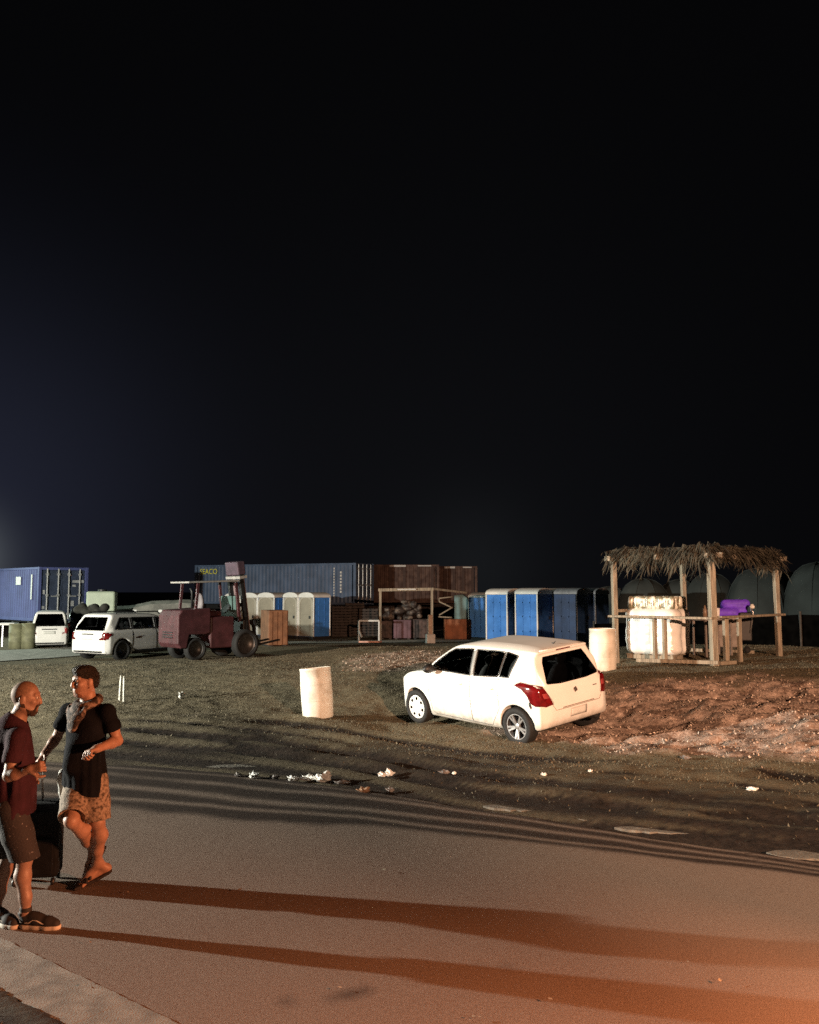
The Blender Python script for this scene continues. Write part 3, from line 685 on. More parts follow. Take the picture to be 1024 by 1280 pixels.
MB().tube([(-1.44, -.50, 1.478), (-1.50, -.3, 1.485), (-1.515, 0, 1.488), (-1.50, .3, 1.485), (-1.44, .50, 1.478)], .014, 8).build('spoiler_lip', M_white, hb, 0, True)
decal(hbv, [(-.16, 1.448), (-.16, 1.462), (.16, 1.462), (.16, 1.448)], 'b', M_red, 'brake_lamp', hb, .008, 2, 12)
MB().tube([(-1.28, 0, 1.52), (-1.33, 0, 1.56)], [.012, .004], 6).build('antenna', M_black, hb)
decal(hbv, WSC, 't', M_pane, 'windscreen', hb, .004, 20, 14, 0, .003)
for d_ in (-1, 1):
    decal(hbv, [(d_ * .45, .62), (d_ * .42, .74), (d_ * .60, .80), (d_ * .72, .78), (d_ * .70, .66)], 'f', pm('headlamp_glass', (.55, .55, .55), .1), 'headlamp', hb, .004, 6, 8)
decal(hbv, [(-.40, .36), (-.40, .52), (.40, .52), (.40, .36)], 'f', M_black, 'grille', hb, .004, 4, 10)
for x_, st in ((-1.17, 'alloy'), (1.22, 'cap')):
    for s_ in (1, -1): wheel('wheel', hb, x_, s_ * .735, .30, .302, .20, st, s_)
MB().tube([(-1.70, -.45, .27), (-1.40, -.45, .27)], .03, 10).build('exhaust', M_black, hb)
HEAD_HB = -39.0
def at_axle(o, rear_pt, heading, wb_rear, wb, half):
    """put the car on the ground by its left-hand wheels"""
    h_ = Vector((math.sin(R(heading)), math.cos(R(heading)), 0)); left = Vector((-h_.y, h_.x, 0))
    c = rear_pt - left * half - h_ * wb_rear
    f_ = c + h_ * (wb_rear + wb); r_ = c + h_ * wb_rear
    zf = np.mean([gz(*(f_ + left * half).xy), gz(*(f_ - left * half).xy)]); zr = np.mean([gz(*(r_ + left * half).xy), gz(*(r_ - left * half).xy)])
    lz = np.mean([gz(*(f_ + left * half).xy), gz(*(r_ + left * half).xy)]); rz = np.mean([gz(*(f_ - left * half).xy), gz(*(r_ - left * half).xy)])
    t_ = (zf - zr) / wb; place(o, (c.x, c.y, zr - t_ * wb_rear - .012), heading, -math.degrees(math.atan(t_)), math.degrees(math.atan((lz - rz) / (2 * half))))
at_axle(hb, G(651, 925, 0.0), HEAD_HB, -1.17, 2.39, .735); hb.scale = (1.05, 1.05, 1.0)

# --- cars further back
def simple_car(name, label, paint, L, Wd, H, belt, gh_slope, wr, lampc, group=None, roof=None, rear_glass=None, side_paint=None):
    o = empty(name, (0, 0, 0), 0, label, 'car' if name != 'van' else 'van', group)
    x0, x1 = -L / 2, L / 2; w = Wd / 2; gc = .22
    low = [(x0 + .10, gc), (x0 + .02, .38), (x0, .62), (x0 + .05, belt - .05), (x0 + .10, belt), (x1 * .35, belt), (x1 * .50, belt - .01), (x1 - .30, belt - .16), (x1 - .05, belt - .36), (x1, .45), (x1 - .06, gc), (0, gc - .03)]
    gh = [(x0 + .09, belt - .15), (x0 + .08, belt), (x0 + .10 + gh_slope, H - .16), (x0 + .16 + gh_slope, H - .02), (x0 + .9, H), (-.1, H - .01), (x1 * .22, H - .10), (x1 * .62, belt), (x1 * .5, belt - .15)]
    v, q, bv = car_shell(low, gh, [(gc, w - .06), (.45, w), (belt - .2, w), (belt, w - .03), (belt + .05, w - .06)], [(belt - .2, w - .03), (belt, w - .05), (H - .15, w - .19), (H - .05, w - .25), (H, w - .4)],
        [(x0 - .02, w * .6), (x0 + .06, w * .86), (x0 + .25, w - .01), (0, w), (x1 - .5, w - .03), (x1 - .15, w * .75), (x1, w * .4)], [(x0 - .02, w * .62), (x0 + .1, w * .8), (x0 + .4, w - .06), (0, w - .05), (x1 * .6, w * .8), (x1 * .7, w * .5)],
        [(x0 + .80, wr), (x1 - .85, wr)], wr + .055, .026, .07)
    g1 = H - .14; xf = x1 * .60
    sw = [[(a0, belt + .07), (a1, g1 - .03), (b1, g1 - .04), (b0, belt + .08)] for a0, a1, b0, b1 in ((x0 + .38 + gh_slope * .3, x0 + .44 + gh_slope, x0 + 1.20, x0 + 1.18), (x0 + 1.28, x0 + 1.26, -.12 + .12 * x1, -.12 + .12 * x1), (.12 * x1 - .04, .12 * x1 - .04, xf - .14, x1 * .16 - .04))]
    rs_ = [(-w * .80, belt + .02), (-w * .62, g1 + .0), (w * .62, g1 + .0), (w * .80, belt + .02)]; fs_ = [(x1 * .20, -w * .62), (x1 * .60, -w * .72), (x1 * .60, w * .72), (x1 * .20, w * .62)]
    link('body', npmesh('body', v, open_windows(v, q, sw, rs_, fs_, x0 + .9, .012)), paint, o, True); seats(o, (.25, -.65), .38, belt - .28, M_seat)
    u_ = MB(); u_.box((x0 + .15, -w + .2, gc + .02), (x1 - .15, w - .2, gc + .14)); u_.build('underbody', M_black, o)
    g1 = H - .14
    for s_ in 'lr':
        for w_ in sw: decal(bv, w_, s_, M_pane, 'side_window', o, .006, 6, 8, 0, .003); strip(bv, list(w_) + [w_[0]], .05, s_, M_black, 'window_seal', o)
        d_ = 1 if s_ == 'l' else -1
        decal(bv, [(x0 + .34, belt - .10), (x0 + .30, belt - .03), (x0 - .05, belt - .02), (x0 - .05, belt - .30), (x0 + .10, belt - .30)], s_, lampc, 'tail_lamp', o, .006, 6, 8)
        decal(bv, [(d_ * w * .98, belt - .04), (d_ * w * .74, belt - .04), (d_ * w * .80, belt - .28), (d_ * w * .98, belt - .28)], 'b', lampc, 'tail_lamp', o, .006, 6, 6)
        m_ = Solid((x1 * .40, min(d_ * (w - .1), d_ * (w + .25)), belt - .05), (x1 * .62, max(d_ * (w - .1), d_ * (w + .25)), belt + .3), .02)
        m_.ell((x1 * .5, d_ * (w + .09), belt + .10), (.09, .12, .08)); m_.cap((x1 * .5, d_ * (w - .06), belt + .03), (x1 * .5, d_ * w, belt + .06), .035); m_.build('door_mirror', M_black, o)
        strip(bv, [(x0 + 1.24, belt), (x0 + 1.22, .35)], .012, s_, M_seam, 'door_seam', o); strip(bv, [(.12 * x1 - .08, belt), (.12 * x1 - .08, .3)], .012, s_, M_seam, 'door_seam', o)
        decal(bv, [(x0 + 1.25, .22), (x0 + 1.2, .36), (x1 - 1.35, .36), (x1 - 1.4, .22)], s_, M_black, 'sill_cladding', o, .006, 3, 14)
    decal(bv, [(-w * .80, belt + .02), (-w * .62, g1 + .0), (w * .62, g1 + .0), (w * .80, belt + .02)], 'b', M_tint, 'rear_screen', o, .006, 8, 14, 0, .003)
    decal(bv, fs_, 't', M_pane, 'windscreen', o, .006, 10, 12, 0, .003)
    decal(bv, [(-.24, belt - .30), (-.24, belt - .18), (.24, belt - .18), (.24, belt - .30)], 'b', M_plate, 'number_plate', o, .008, 2, 6)
    decal(bv, [(-.30, belt - .125), (-.30, belt - .085), (.30, belt - .085), (.30, belt - .125)], 'b', M_black, 'tailgate_handle', o, .01, 2, 6)
    decal(bv, [(-w * .9, gc - .02), (-w * .9, .36), (w * .9, .36), (w * .9, gc - .02)], 'b', M_black, 'bumper_cladding', o, .008, 3, 12)
    for x_ in (x0 + .80, x1 - .85):
        for s_ in (1, -1): wheel('wheel', o, x_, s_ * (w - .12), wr, wr, .22, 'plain', s_)
    return o, bv
M_suvp = lined(pm('suv_paint', (.74, .73, .70), .3, .04, 3))
suv, suvb = simple_car('suv', 'white suv with dark windows parked just left of the forklift', M_suvp, 4.36, 1.90, 1.66, 1.04, .30, .36, M_red)
c = P(168, 800, 33.0); place(suv, (c.x, 33.0, gz(c.x, 33.0) - .02), 30)
rk = MB()
for s_ in (-1, 1): rk.tube([(-1.5, s_ * .62, 1.60), (-1.4, s_ * .62, 1.69), (.5, s_ * .62, 1.69), (.6, s_ * .62, 1.60)], .022, 8)
rk.build('roof_rails', M_black, suv, 0, True)
van, _ = simple_car('van', 'white van seen from behind, parked under the blue container end', M_suvp, 3.9, 1.56, 1.70, 1.02, .12, .33, M_redlight)
c = P(61, 800, 38.5); place(van, (c.x - .35, 39.5, gz(c.x, 39.0) - .12), -21)
dk, _ = simple_car('saloon_car', 'dark car standing in shade just right of the white van', pm('black_paint', (.012, .012, .014), .25, .1, 4), 4.3, 1.78, 1.75, 1.0, .3, .33, M_red)
c = P(94, 800, 42); place(dk, (c.x + .1, 43.5, gz(c.x, 44.0) - .02), -16)
# ------------------------------------------------------------------ the two men and the suitcase
def pv(px, py, d): return np.array(P(px, py, d))
def skin_mat(name, c): return pm(name, c, .5, .10, 22, .12, 120)
M_skin1 = skin_mat('skin', (.23, .14, .105)); M_skin2 = skin_mat('tanned_skin', (.33, .19, .135))
def nv(a): a = np.array(a, float); return a / np.linalg.norm(a)
def head(S, c, fwd, up, s=1.0, ears=True):
    """skull, jaw, nose, brow, lips and ears of one head; c = centre of the skull"""
    f = nv(fwd); u = nv(np.array(up) - f * np.dot(up, f)); l = np.cross(u, f); A = (f, l, u)
    q = lambda a, b, d: c + (f * a + l * b + u * d) * s
    S.ell(q(-.012, 0, .022), np.array((.096, .076, .096)) * s, A, .02)
    S.ell(q(.022, 0, -.035), np.array((.070, .062, .085)) * s, A, .03)
    S.ell(q(.052, 0, -.088), np.array((.034, .036, .028)) * s, A, .03)          # chin
    for b in (-1, 1):
        S.cap(q(-.012, b * .055, -.050), q(.045, b * .026, -.092), .022 * s, .018 * s, .03)   # jaw line
        S.ell(q(.062, b * .040, -.018), np.array((.022, .024, .018)) * s, A, .02)  # cheek bone
        S.ell(q(.088, b * .031, .012), np.array((.016, .019, .013)) * s, A, .012, True)  # eye socket
        S.cap(q(.080, b * .016, .033), q(.070, b * .046, .032), .011 * s, .010 * s, .014)   # brow
        if ears: S.ell(q(-.012, b * .078, -.008), np.array((.020, .010, .033)) * s, (nv(f + l * b * .3), nv(l * b), u), .008)
        S.ell(q(.101, b * .010, -.030), np.array((.011, .010, .010)) * s, A, .008)
    S.chain([q(.082, 0, .022), q(.097, 0, -.006), q(.104, 0, -.026)], [.010 * s, .0105 * s, .0115 * s], .012)
    S.cap(q(.084, -.018, -.060), q(.084, .018, -.060), .0075 * s, None, .008); S.cap(q(.082, -.016, -.073), q(.082, .016, -.073), .0085 * s, None, .008)
    return q
def eyes(q, parent, s=1.0):
    for b in (-1, 1):
        c = q(.076, b * .031, .012); S = Solid(c - .018, c + .018, .0035); S.ell(c, (.0135,) * 3, None, 0)
        o = S.build('eye', pm('eye_white', (.34, .31, .29), .2, .05, 5), parent, origin=ORG)
        p = q(.0865, b * .0315, .012); S = Solid(p - .01, p + .01, .002); S.ell(p, (.0055,) * 3, None, 0)
        S.build('iris', pm('dark_iris', (.02, .012, .008), .1), o, origin=ORG)
def hand(S, wrist, pdir, nrm, curl, s=1.0, thumb=1, spread=.0):
    """palm, four jointed fingers of unequal length and a thumb; nrm = back of the hand, thumb side = +-(pdir x nrm)"""
    d = nv(pdir); n = nv(np.array(nrm) - d * np.dot(nrm, d)); t = np.cross(d, n) * thumb
    w = np.array(wrist)
    S.cap(w - d * .02, w + d * .015, .026 * s, .027 * s, .02)
    for o, r in ((-.028, .0135), (-.010, .0145), (.010, .0145), (.027, .014)): S.cap(w + d * .015 + t * o * .7 * s, w + d * .088 * s + t * o * s, r * s, .0125 * s, .014)
    for k, (o, L) in enumerate(((-.030, .062), (-.0105, .076), (.0095, .080), (.029, .070))):
        p = w + d * .086 * s + t * o * s; a = 0; L = L * s; dd = nv(d + t * (o * spread))
        for j, (fr, r) in enumerate(((.45, .0098), (.31, .0090), (.24, .0080))):
            a += curl[min(j, len(curl) - 1)] * (1 + .12 * (1.5 - k)); e = dd * math.cos(a) - n * math.sin(a); p2 = p + e * L * fr; S.cap(p, p2, r * s, (r - .0008) * s, .004); p = p2
    p = w + d * .022 * s + t * .026 * s; e = nv(d * .55 + t * .75 - n * .35); p2 = p + e * .042 * s; S.cap(p, p2, .0145 * s, .0115 * s, .012)
    e = nv(d * .85 + t * .25 - n * .5); p3 = p2 + e * .030 * s; S.cap(p2, p3, .0108 * s, .0098 * s, .005); e = nv(d * .85 - t * .1 - n * .6); S.cap(p3, p3 + e * .024 * s, .0098 * s, .0085 * s, .004)
    return w + d * .09 * s - n * .025 * s
def shoe_frame(heel, toe):
    f = nv(toe - heel); u = np.array((0, 0, 1.0)); l = nv(np.cross(u, f)); u = np.cross(f, l); return f, l, u

# ---- bald bearded man in a maroon shirt
g0 = G(33, 1157); D1 = g0.y; ORG = np.array((g0.x, g0.y, 0.0))
F1 = nv((.93, .36, 0)); R1 = np.array((F1[1], -F1[0], 0)); UP = np.array((0, 0, 1.0))
man = empty('person', ORG, 0, 'bald bearded man in maroon shirt and dark shorts standing at left edge', 'person')
pel = pv(14, 1003, D1); chest = pv(14, 930, D1); neck = pv(20, 903, D1); hd = pv(33, 874, D1) ; upn = nv((hd - neck) + np.array((0, 0, .12)))
shN = pv(21, 922, D1 - .16); shF = pv(8, 921, D1 + .20)
elN = pv(11, 970, D1 - .24); wrN = pv(36, 962, D1 - .27); elF = pv(14, 972, D1 + .30); wrF = pv(36, 968, D1 + .10)
hipN = pel + R1 * .095 - UP * .03; hipF = pel - R1 * .095 - UP * .03
hN, tN = np.array(G(28, 1160)), np.array(G(74, 1162)); hF, tF = np.array(G(-11, 1152)), np.array(G(21, 1162))
anN = pv(32, 1142, hN[1]); anF = pv(-6, 1134, hF[1] - .02); anN[2] = .095; anF[2] = .095
knN = (hipN + anN) / 2 + F1 * .045 + UP * .02; knF = (hipF + anF) / 2 + F1 * .04 + UP * .02
S = Solid(np.array((ORG[0] - .50, ORG[1] - .55, 0)), np.array((ORG[0] + .52, ORG[1] + .55, 1.86)), .0055)
S.ell(chest, (.115, .165, .20), (F1, R1, UP), .05); S.ell(pel + UP * .06, (.115, .155, .16), (F1, R1, UP), .06); S.ell((pel + chest) / 2 + F1 * .02, (.125, .155, .2), (F1, R1, UP), .05)
S.cap(shN, shF, .062, None, .05); S.cap(chest + UP * .1, neck + UP * .02, .075, .058, .05); S.cap(neck, hd - UP * .05 - F1 * .02, .060, .056, .03)
for a, b_, w_, n_, cu in ((shN, elN, wrN, UP * .4 + R1, (1.1, 1.3, 1.0)), (shF, elF, wrF, UP * .4 - R1, (1.1, 1.3, 1.0))):
    S.chain([a, (a + b_) / 2, b_], [.050, .045, .038], .03); S.chain([b_, b_ + (w_ - b_) * .3, w_], [.038, .041, .027], .02)
    hand(S, w_, w_ - b_ + F1 * .03, n_, cu, 1.0, 1 if n_ is not None and np.dot(n_, R1) > 0 else -1)
for hp, kn, an, he, to in ((hipN, knN, anN, hN, tN), (hipF, knF, anF, hF, tF)):
    S.chain([hp, (hp + kn) / 2, kn], [.086, .073, .052], .04)
    calf = kn + (an - kn) * .32 - nv(to - he) * .018; S.chain([kn, calf, kn + (an - kn) * .7, an], [.050, .055, .041, .034], .03)
    S.cap(an, he + nv(to - he) * .06 + UP * .05, .038, .034, .03); S.cap(he + nv(to - he) * .05 + UP * .04, he + nv(to - he) * .2 + UP * .035, .034, .026, .02)
fh1 = nv(F1 + np.array((.05, -.18, -.12))); q1 = head(S, hd + UP * .012, fh1, upn)
S.build('body', M_skin1, man, ORG); eyes(q1, man)
# short stubble of hair round the crown, beard
def shell(name, m, parent, h, fn, lo, hi):
    S = Solid(lo, hi, h); fn(S); return S.build(name, m, parent, ORG)
def hairfn(S):
    c = hd + UP * .012; f = nv(fh1); u = nv(upn - f * np.dot(upn, f)); l = np.cross(u, f)
    S.ell(c - f * .013 + u * .022, (.0975, .0775, .0965), (f, l, u), 0); S.plane(c + f * .02 + u * .03, f * .9 - u * .55 * -1 * -1); S.plane(c - u * .03, -u + f * .25)
shell('hair_stubble', pm('shaved_hair', (.19, .115, .08), .7, .2, 60), man, .005, hairfn, hd - .16, hd + .17)
def beardfn(S):
    q = q1
    S.cap(q(-.006, -.060, -.045), q(.050, -.030, -.098), .022, .024, .02); S.cap(q(-.006, .060, -.045), q(.050, .030, -.098), .022, .024, .02)
    S.cap(q(.062, -.022, -.100), q(.062, .022, -.100), .027, None, .02); S.cap(q(.088, -.02, -.047), q(.088, .02, -.047), .009, None, .006); S.cap(q(.082, -.024, -.052), q(.074, -.030, -.09), .011, .013, .01); S.cap(q(.082, .024, -.052), q(.074, .030, -.09), .011, .013, .01)
    S.cap(q(-.016, -.066, -.005), q(-.008, -.066, -.045), .012, .018, .01); S.cap(q(-.016, .066, -.005), q(-.008, .066, -.045), .012, .018, .01)
br = shell('beard', pm('dark_beard', (.035, .020, .014), .9, .4, 90, .8, 150), man, .005, beardfn, hd - .2, hd + .16)
S = Solid(ORG + np.array((-.5, -.5, .75)), ORG + np.array((.4, .5, 1.55)), .007)
S.ell(chest, (.140, .190, .225), (F1, R1, UP), .05); S.ell((pel + chest) / 2 + F1 * .015, (.150, .180, .26), (F1, R1, UP), .06); S.ell(pel + UP * .01, (.158, .190, .22), (F1, R1, UP), .06)
S.cap(shN + UP * .002, shF + UP * .0, .063, None, .045); S.cap(chest + UP * .12, neck + UP * .015, .10, .075, .04)
for a, b_ in ((shN, elN), (shF, elF)): S.chain([a, a + (b_ - a) * .5, a + (b_ - a) * 1.02], [.060, .062, .066], .03)
for a, b_ in ((shN, elN), (shF, elF)): 
    d_ = nv(b_ - a); c_ = a + (b_ - a) * .86; S.cap(c_ + d_ * .04, c_ + d_ * .22, .105, .12, .004, True)
for k_ in range(9):                                                             # hanging folds
    a_ = -1.2 + k_ * .33; o = F1 * math.cos(a_) * .15 + R1 * math.sin(a_) * .19; S.cap(pel + o + UP * (.22 + .05 * math.sin(k_ * 3)), pel + o * .97 - UP * .12, .008, .022, .045)
S.plane(pel - UP * .085 + F1 * .0, -UP + F1 * .12); S.cap(neck + UP * .03 + F1 * .02, neck + UP * .16 + F1 * .06, .070, .10, .006, True)
S.build('shirt', pm('maroon_cloth', (.032, .011, .019), .85, .22, 9, .35, 70, spec=.15), man, ORG)
def shorts(S, pel, hips, knees, F_, R_, ext=.93, fl=.105, w=1.0):
    S.ell(pel, (.125 * w, .168 * w, .14), (F_, R_, UP), .05); 
    for hp, kn in zip(hips, knees):
        d_ = kn - hp; S.chain([hp + UP * .02, hp + d_ * .5, hp + d_ * (ext + .15)], [.112 * w, .108, fl], .03)
    for hp, kn in zip(hips, knees):
        d_ = nv(kn - hp); c_ = hp + (kn - hp) * ext
    return S
S = Solid(ORG + np.array((-.4, -.45, .40)), ORG + np.array((.4, .45, 1.05)), .007); shorts(S, pel, (hipN, hipF), (knN, knF), F1, R1, 1.0, .100)
S.plane(knN - UP * .005, -UP + F1 * .1)
sh_m = pm('speckled_dark_cloth', (.022, .020, .024), .85, .2, 42, .3, 60, c2=(.26, .26, .28), ramp=(.66, .76))
S.build('shorts', sh_m, man, ORG)
def sneaker(he, to, an, parent, side):
    f, l, u = shoe_frame(he, to); L = np.linalg.norm(to - he)
    q = lambda a, b, c: he + f * a * L + l * b + u * c
    S = Solid(np.minimum(he, to) - .09, np.maximum(he, to) + np.array((.09, .09, .2)), .0048)
    S.chain([q(.13, 0, .062), q(.40, 0, .058), q(.70, 0, .045), q(.88, 0, .038)], [.040, .040, .040, .036], .03); S.cap(q(.15, 0, .06), an + u * .012 - f * .01, .040, .043, .02); S.cap(q(.3, 0, .08), q(.45, 0, .065), .036, .034, .03)
    S.plane(q(0, 0, .022), -u); S.plane(an + u * .022, u - f * .15); up_ = S.build('shoe', pm('black_canvas', (.018, .016, .016), .8, .2, 20), parent, ORG)
    S = Solid(np.minimum(he, to) - .09, np.maximum(he, to) + np.array((.09, .09, .1)), .0048)
    S.chain([q(.11, 0, .018), q(.40, .0, .018), q(.70, 0, .018), q(.885, 0, .02)], [.047, .044, .048, .042], .02); S.plane(q(0, 0, .032), u); S.plane(q(0, 0, .002), -u)
    S.build('sole', pm('pale_rubber', (.52, .47, .40), .7, .1, 20), up_, ORG)
    st = MB(); sd = -side
    st.tube([Vector(q(a, sd * b, c) - ORG) for a, b, c in ((.14, .0405, .050), (.25, .043, .053), (.36, .0445, .072), (.46, .044, .070), (.58, .0425, .052), (.66, .042, .047))], .0052, 6); st.build('side_stripe', pm('pale_rubber', (.52, .47, .40)), up_)
    lc = MB()
    for k_ in range(4): lc.tube([Vector(q(.38 + k_ * .075, b, .092 - .009 * k_ + (.006 if b == 0 else -.004)) - ORG) for b in (-.024, 0, .024)], .0045, 5)
    lc.build('laces', pm('pale_rubber', (.52, .47, .40)), up_)
    S = Solid(an - .09, an + .12, .006); S.cap(an - u * .02, an + u * .055, .041, .042, 0); S.plane(an + u * .05, u); S.build('sock', pm('black_canvas', (.018, .016, .016)), parent, ORG)
sneaker(hN, tN, anN, man, 1); sneaker(hF, tF, anF, man, 1)

# ---- man in a black shirt walking past, scarf round his neck
g0 = G(107, 1113); D2 = g0.y; ORG = np.array((g0.x, g0.y, 0.0))
F2 = nv((-.50, -.86, 0)); R2 = np.array((F2[1], -F2[0], 0))
man2 = empty('person', ORG, 0, 'dark-haired man in black shirt and patterned shorts walking in sandals beside the suitcase', 'person')
pel = pv(108, 975, D2); chest = pv(108, 912, D2 - .02); neck = pv(111, 882, D2 - .01); hd = pv(106, 852, D2 - .04)
shL = pv(134, 890, D2 - .08); shR = pv(85, 889, D2 + .08)
elL = pv(147, 926, D2 - .04); wrL = pv(121, 936, D2 - .27); elR = pv(71, 922, D2 + .13); wrR = pv(56, 942, D2 + .02)
hipL = pel - R2 * .09 - UP * .02; hipR = pel + R2 * .09 - UP * .02
knL = pv(122, 1027, D2 - .06); anL = pv(122, 1078, D2 + .10); heL = pv(134, 1085, D2 + .16); baL = np.array(G(104, 1108)); baL[2] = .035; toL = np.array(G(95, 1112)); toL[2] = .025
knR = pv(89, 1026, D2 - .26); anR = pv(117, 1062, D2 + .16); heR = anR + np.array((.035, .05, -.0)); toR = pv(108, 1094, D2 + .20)
S = Solid(ORG + np.array((-.50, -.55, 0)), ORG + np.array((.45, .5, 1.90)), .0055)
S.ell(chest, (.120, .175, .19), (F2, R2, UP), .05); S.ell((pel + chest) / 2, (.115, .155, .2), (F2, R2, UP), .05); S.ell(pel + UP * .03, (.12, .16, .14), (F2, R2, UP), .06)
S.cap(shL, shR, .064, None, .05); S.cap(chest + UP * .1, neck + UP * .02, .08, .060, .05); S.cap(neck, hd - UP * .06 + np.array((.015, .02, 0)), .062, .058, .03)
S.chain([shL, (shL + elL) / 2, elL], [.054, .048, .040], .03); S.chain([elL, elL + (wrL - elL) * .3, wrL], [.040, .043, .028], .02)
hand(S, wrL, np.array(wrL - elL) + F2 * .08 - UP * .0, F2 * .9 + UP * .4, (.9, 1.1, .9), 1.05, 1)
S.chain([shR, (shR + elR) / 2, elR], [.052, .047, .038], .03); S.chain([elR, elR + (wrR - elR) * .3, wrR], [.038, .041, .027], .02)
hand(S, wrR, np.array(wrR - elR) + UP * .02, UP * .8 - F2 * .3 + R2 * .3, (.95, 1.1, .9), 1.0, -1)
for hp, kn, an, he, to in ((hipL, knL, anL, heL, baL), (hipR, knR, anR, heR, toR)):
    S.chain([hp, (hp + kn) / 2, kn], [.090, .075, .053], .04)
    bk = nv(he - to); calf = kn + (an - kn) * .33 + nv(bk * (1, 1, 0)) * .022; S.chain([kn, calf, kn + (an - kn) * .7, an], [.051, .056, .042, .034], .03)
    S.cap(an, he, .036, .030, .03); S.cap(an, an + (to - an) * .6, .036, .029, .03); S.cap(he, to, .028, .026, .03); S.cap(an + (to - an) * .6, to, .030, .028, .02)
tf = nv(toL - baL); tl = np.cross(UP, tf)
for k_, (o, L, r) in enumerate(((.030, .045, .0135), (.012, .045, .0105), (-.004, .040, .0100), (-.018, .034, .0095), (-.031, .028, .009))):
    S.cap(baL + tl * o * 1.0, baL + tl * o * 1.15 + tf * L - UP * .010, r + .002, r, .006)
fh2 = nv(np.array((-.72, -.69, -.06))); q2 = head(S, hd + UP * .005, fh2, UP + np.array((.03, .02, 0)), 1.02)
S.build('body', M_skin2, man2, ORG); eyes(q2, man2)
def hair2(S):
    q = q2
    S.ell(q(-.016, 0, .036), (.099, .081, .088), (fh2, np.cross(UP, fh2), UP), .02); S.ell(q(.045, 0, .088), (.052, .066, .034), (fh2, np.cross(UP, fh2), UP), .03); S.ell(q(-.062, 0, -.012), (.045, .068, .062), (fh2, np.cross(UP, fh2), UP), .03)
    for k_ in range(26): a_ = k_ * 2.4; r_ = .015 + .055 * (k_ / 26); c_ = q(-.005 + r_ * math.cos(a_) * 1.1, r_ * math.sin(a_), .118 - r_ * .35); S.cap(c_, c_ + np.array(fh2) * .02 + UP * .008, .012, .008, .012)
    S.ell(q(.118, 0, -.015), (.072, .092, .078), (fh2, np.cross(UP, fh2), UP), .012, True)
    for b in (-1, 1): S.ell(q(.035, b * .095, -.035), (.048, .030, .055), (fh2, np.cross(UP, fh2), UP), .012, True)
hr = shell('hair', pm('dark_hair', (.010, .007, .005), .6, .5, 60, .9, 140), man2, .005, hair2, hd - .16, hd + .19)
def strands(hr, n, L, lift, m, sd):
    rs = random.Random(sd); vs = hr.data.vertices; V = []; Fc = []
    for _ in range(n):
        p = vs[rs.randrange(len(vs))]; d_ = (p.normal * lift + Vector((rs.gauss(0, .5), rs.gauss(0, .5), rs.gauss(.25, .4)))).normalized(); s_ = d_.orthogonal().normalized() * .0022; l_ = L * rs.uniform(.4, 1.2); i_ = len(V); a = Vector(p.co) - d_ * .004
        V += [a - s_, a + s_, a + d_ * l_ * .6 + s_ * .5, a + d_ * l_ + Vector((0, 0, -l_ * .25))]; Fc += [(i_, i_ + 1, i_ + 2), (i_, i_ + 2, i_ + 3)]
    MB().add(V, Fc).build('hair_strands', m, hr)
strands(hr, 1300, .017, .5, MATS['dark_hair'], 3)
def stub(S):
    q = q2
    for b in (-1, 1): S.cap(q(-.004, b * .062, -.045), q(.048, b * .028, -.098), .0185, .020, .02)
    S.cap(q(.062, -.022, -.101), q(.062, .022, -.101), .0225, None, .02); S.cap(q(.088, -.016, -.047), q(.088, .016, -.047), .0072, None, .006)
shell('beard', pm('brown_stubble', (.17, .075, .045), .9, .3, 90, .5, 150), man2, .005, stub, hd - .2, hd + .17)
S = Solid(ORG + np.array((-.45, -.5, .70)), ORG + np.array((.45, .45, 1.60)), .007)
S.ell(chest, (.135, .180, .215), (F2, R2, UP), .05); S.ell((pel + chest) / 2 + F2 * .01, (.138, .165, .26), (F2, R2, UP), .06); S.ell(pel + UP * .0, (.148, .183, .24), (F2, R2, UP), .06)
S.cap(shL + UP * .002, shR + UP * .0, .062, None, .045); S.cap(chest + UP * .1, neck + UP * .0, .10, .078, .04)
for a, b_, e_ in ((shL, elL, .80), (shR, elR, .80)):
    S.chain([a, a + (b_ - a) * .5, a + (b_ - a) * .98], [.060, .062, .066], .03); d_ = nv(b_ - a); c_ = a + (b_ - a) * e_; S.cap(c_ + d_ * .045, c_ + d_ * .24, .105, .13, .004, True)
S.cap(chest - UP * .15 + F2 * .10, chest - UP * .26 + F2 * .12, .07, .08, .06)
for k_ in range(9):
    a_ = -1.3 + k_ * .33; o = F2 * math.cos(a_) * .15 + R2 * math.sin(a_) * .19; S.cap(pel + o + UP * (.22 + .05 * math.sin(k_ * 3)), pel + o * 1.0 - UP * .14, .008, .024, .045)
S.plane(pel - UP * .075, -UP + np.array((.25, 0, 0)) * -1); S.cap(neck + UP * .02 + F2 * .03, neck + UP * .16 + F2 * .08, .082, .12, .006, True)
S.build('shirt', pm('black_cloth', (.006, .007, .010), .95, .3, 9, .4, 70, spec=.12), man2, ORG)
S = Solid(ORG + np.array((-.45, -.5, .35)), ORG + np.array((.4, .45, 1.05)), .007); shorts(S, pel, (hipL, hipR), (knL, knR), F2, R2, .8, .105)
for hp, kn in ((hipL, knL), (hipR, knR)):
    d_ = nv(kn - hp); c_ = hp + (kn - hp) * .84; S.cap(c_ + d_ * .11, c_ + d_ * .3, .125, .14, .004, True)
S.build('shorts', pm('camouflage_cloth', (.06, .042, .026), .85, .2, 46, .3, 60, c2=(.29, .23, .18), ramp=(.34, .58)), man2, ORG)
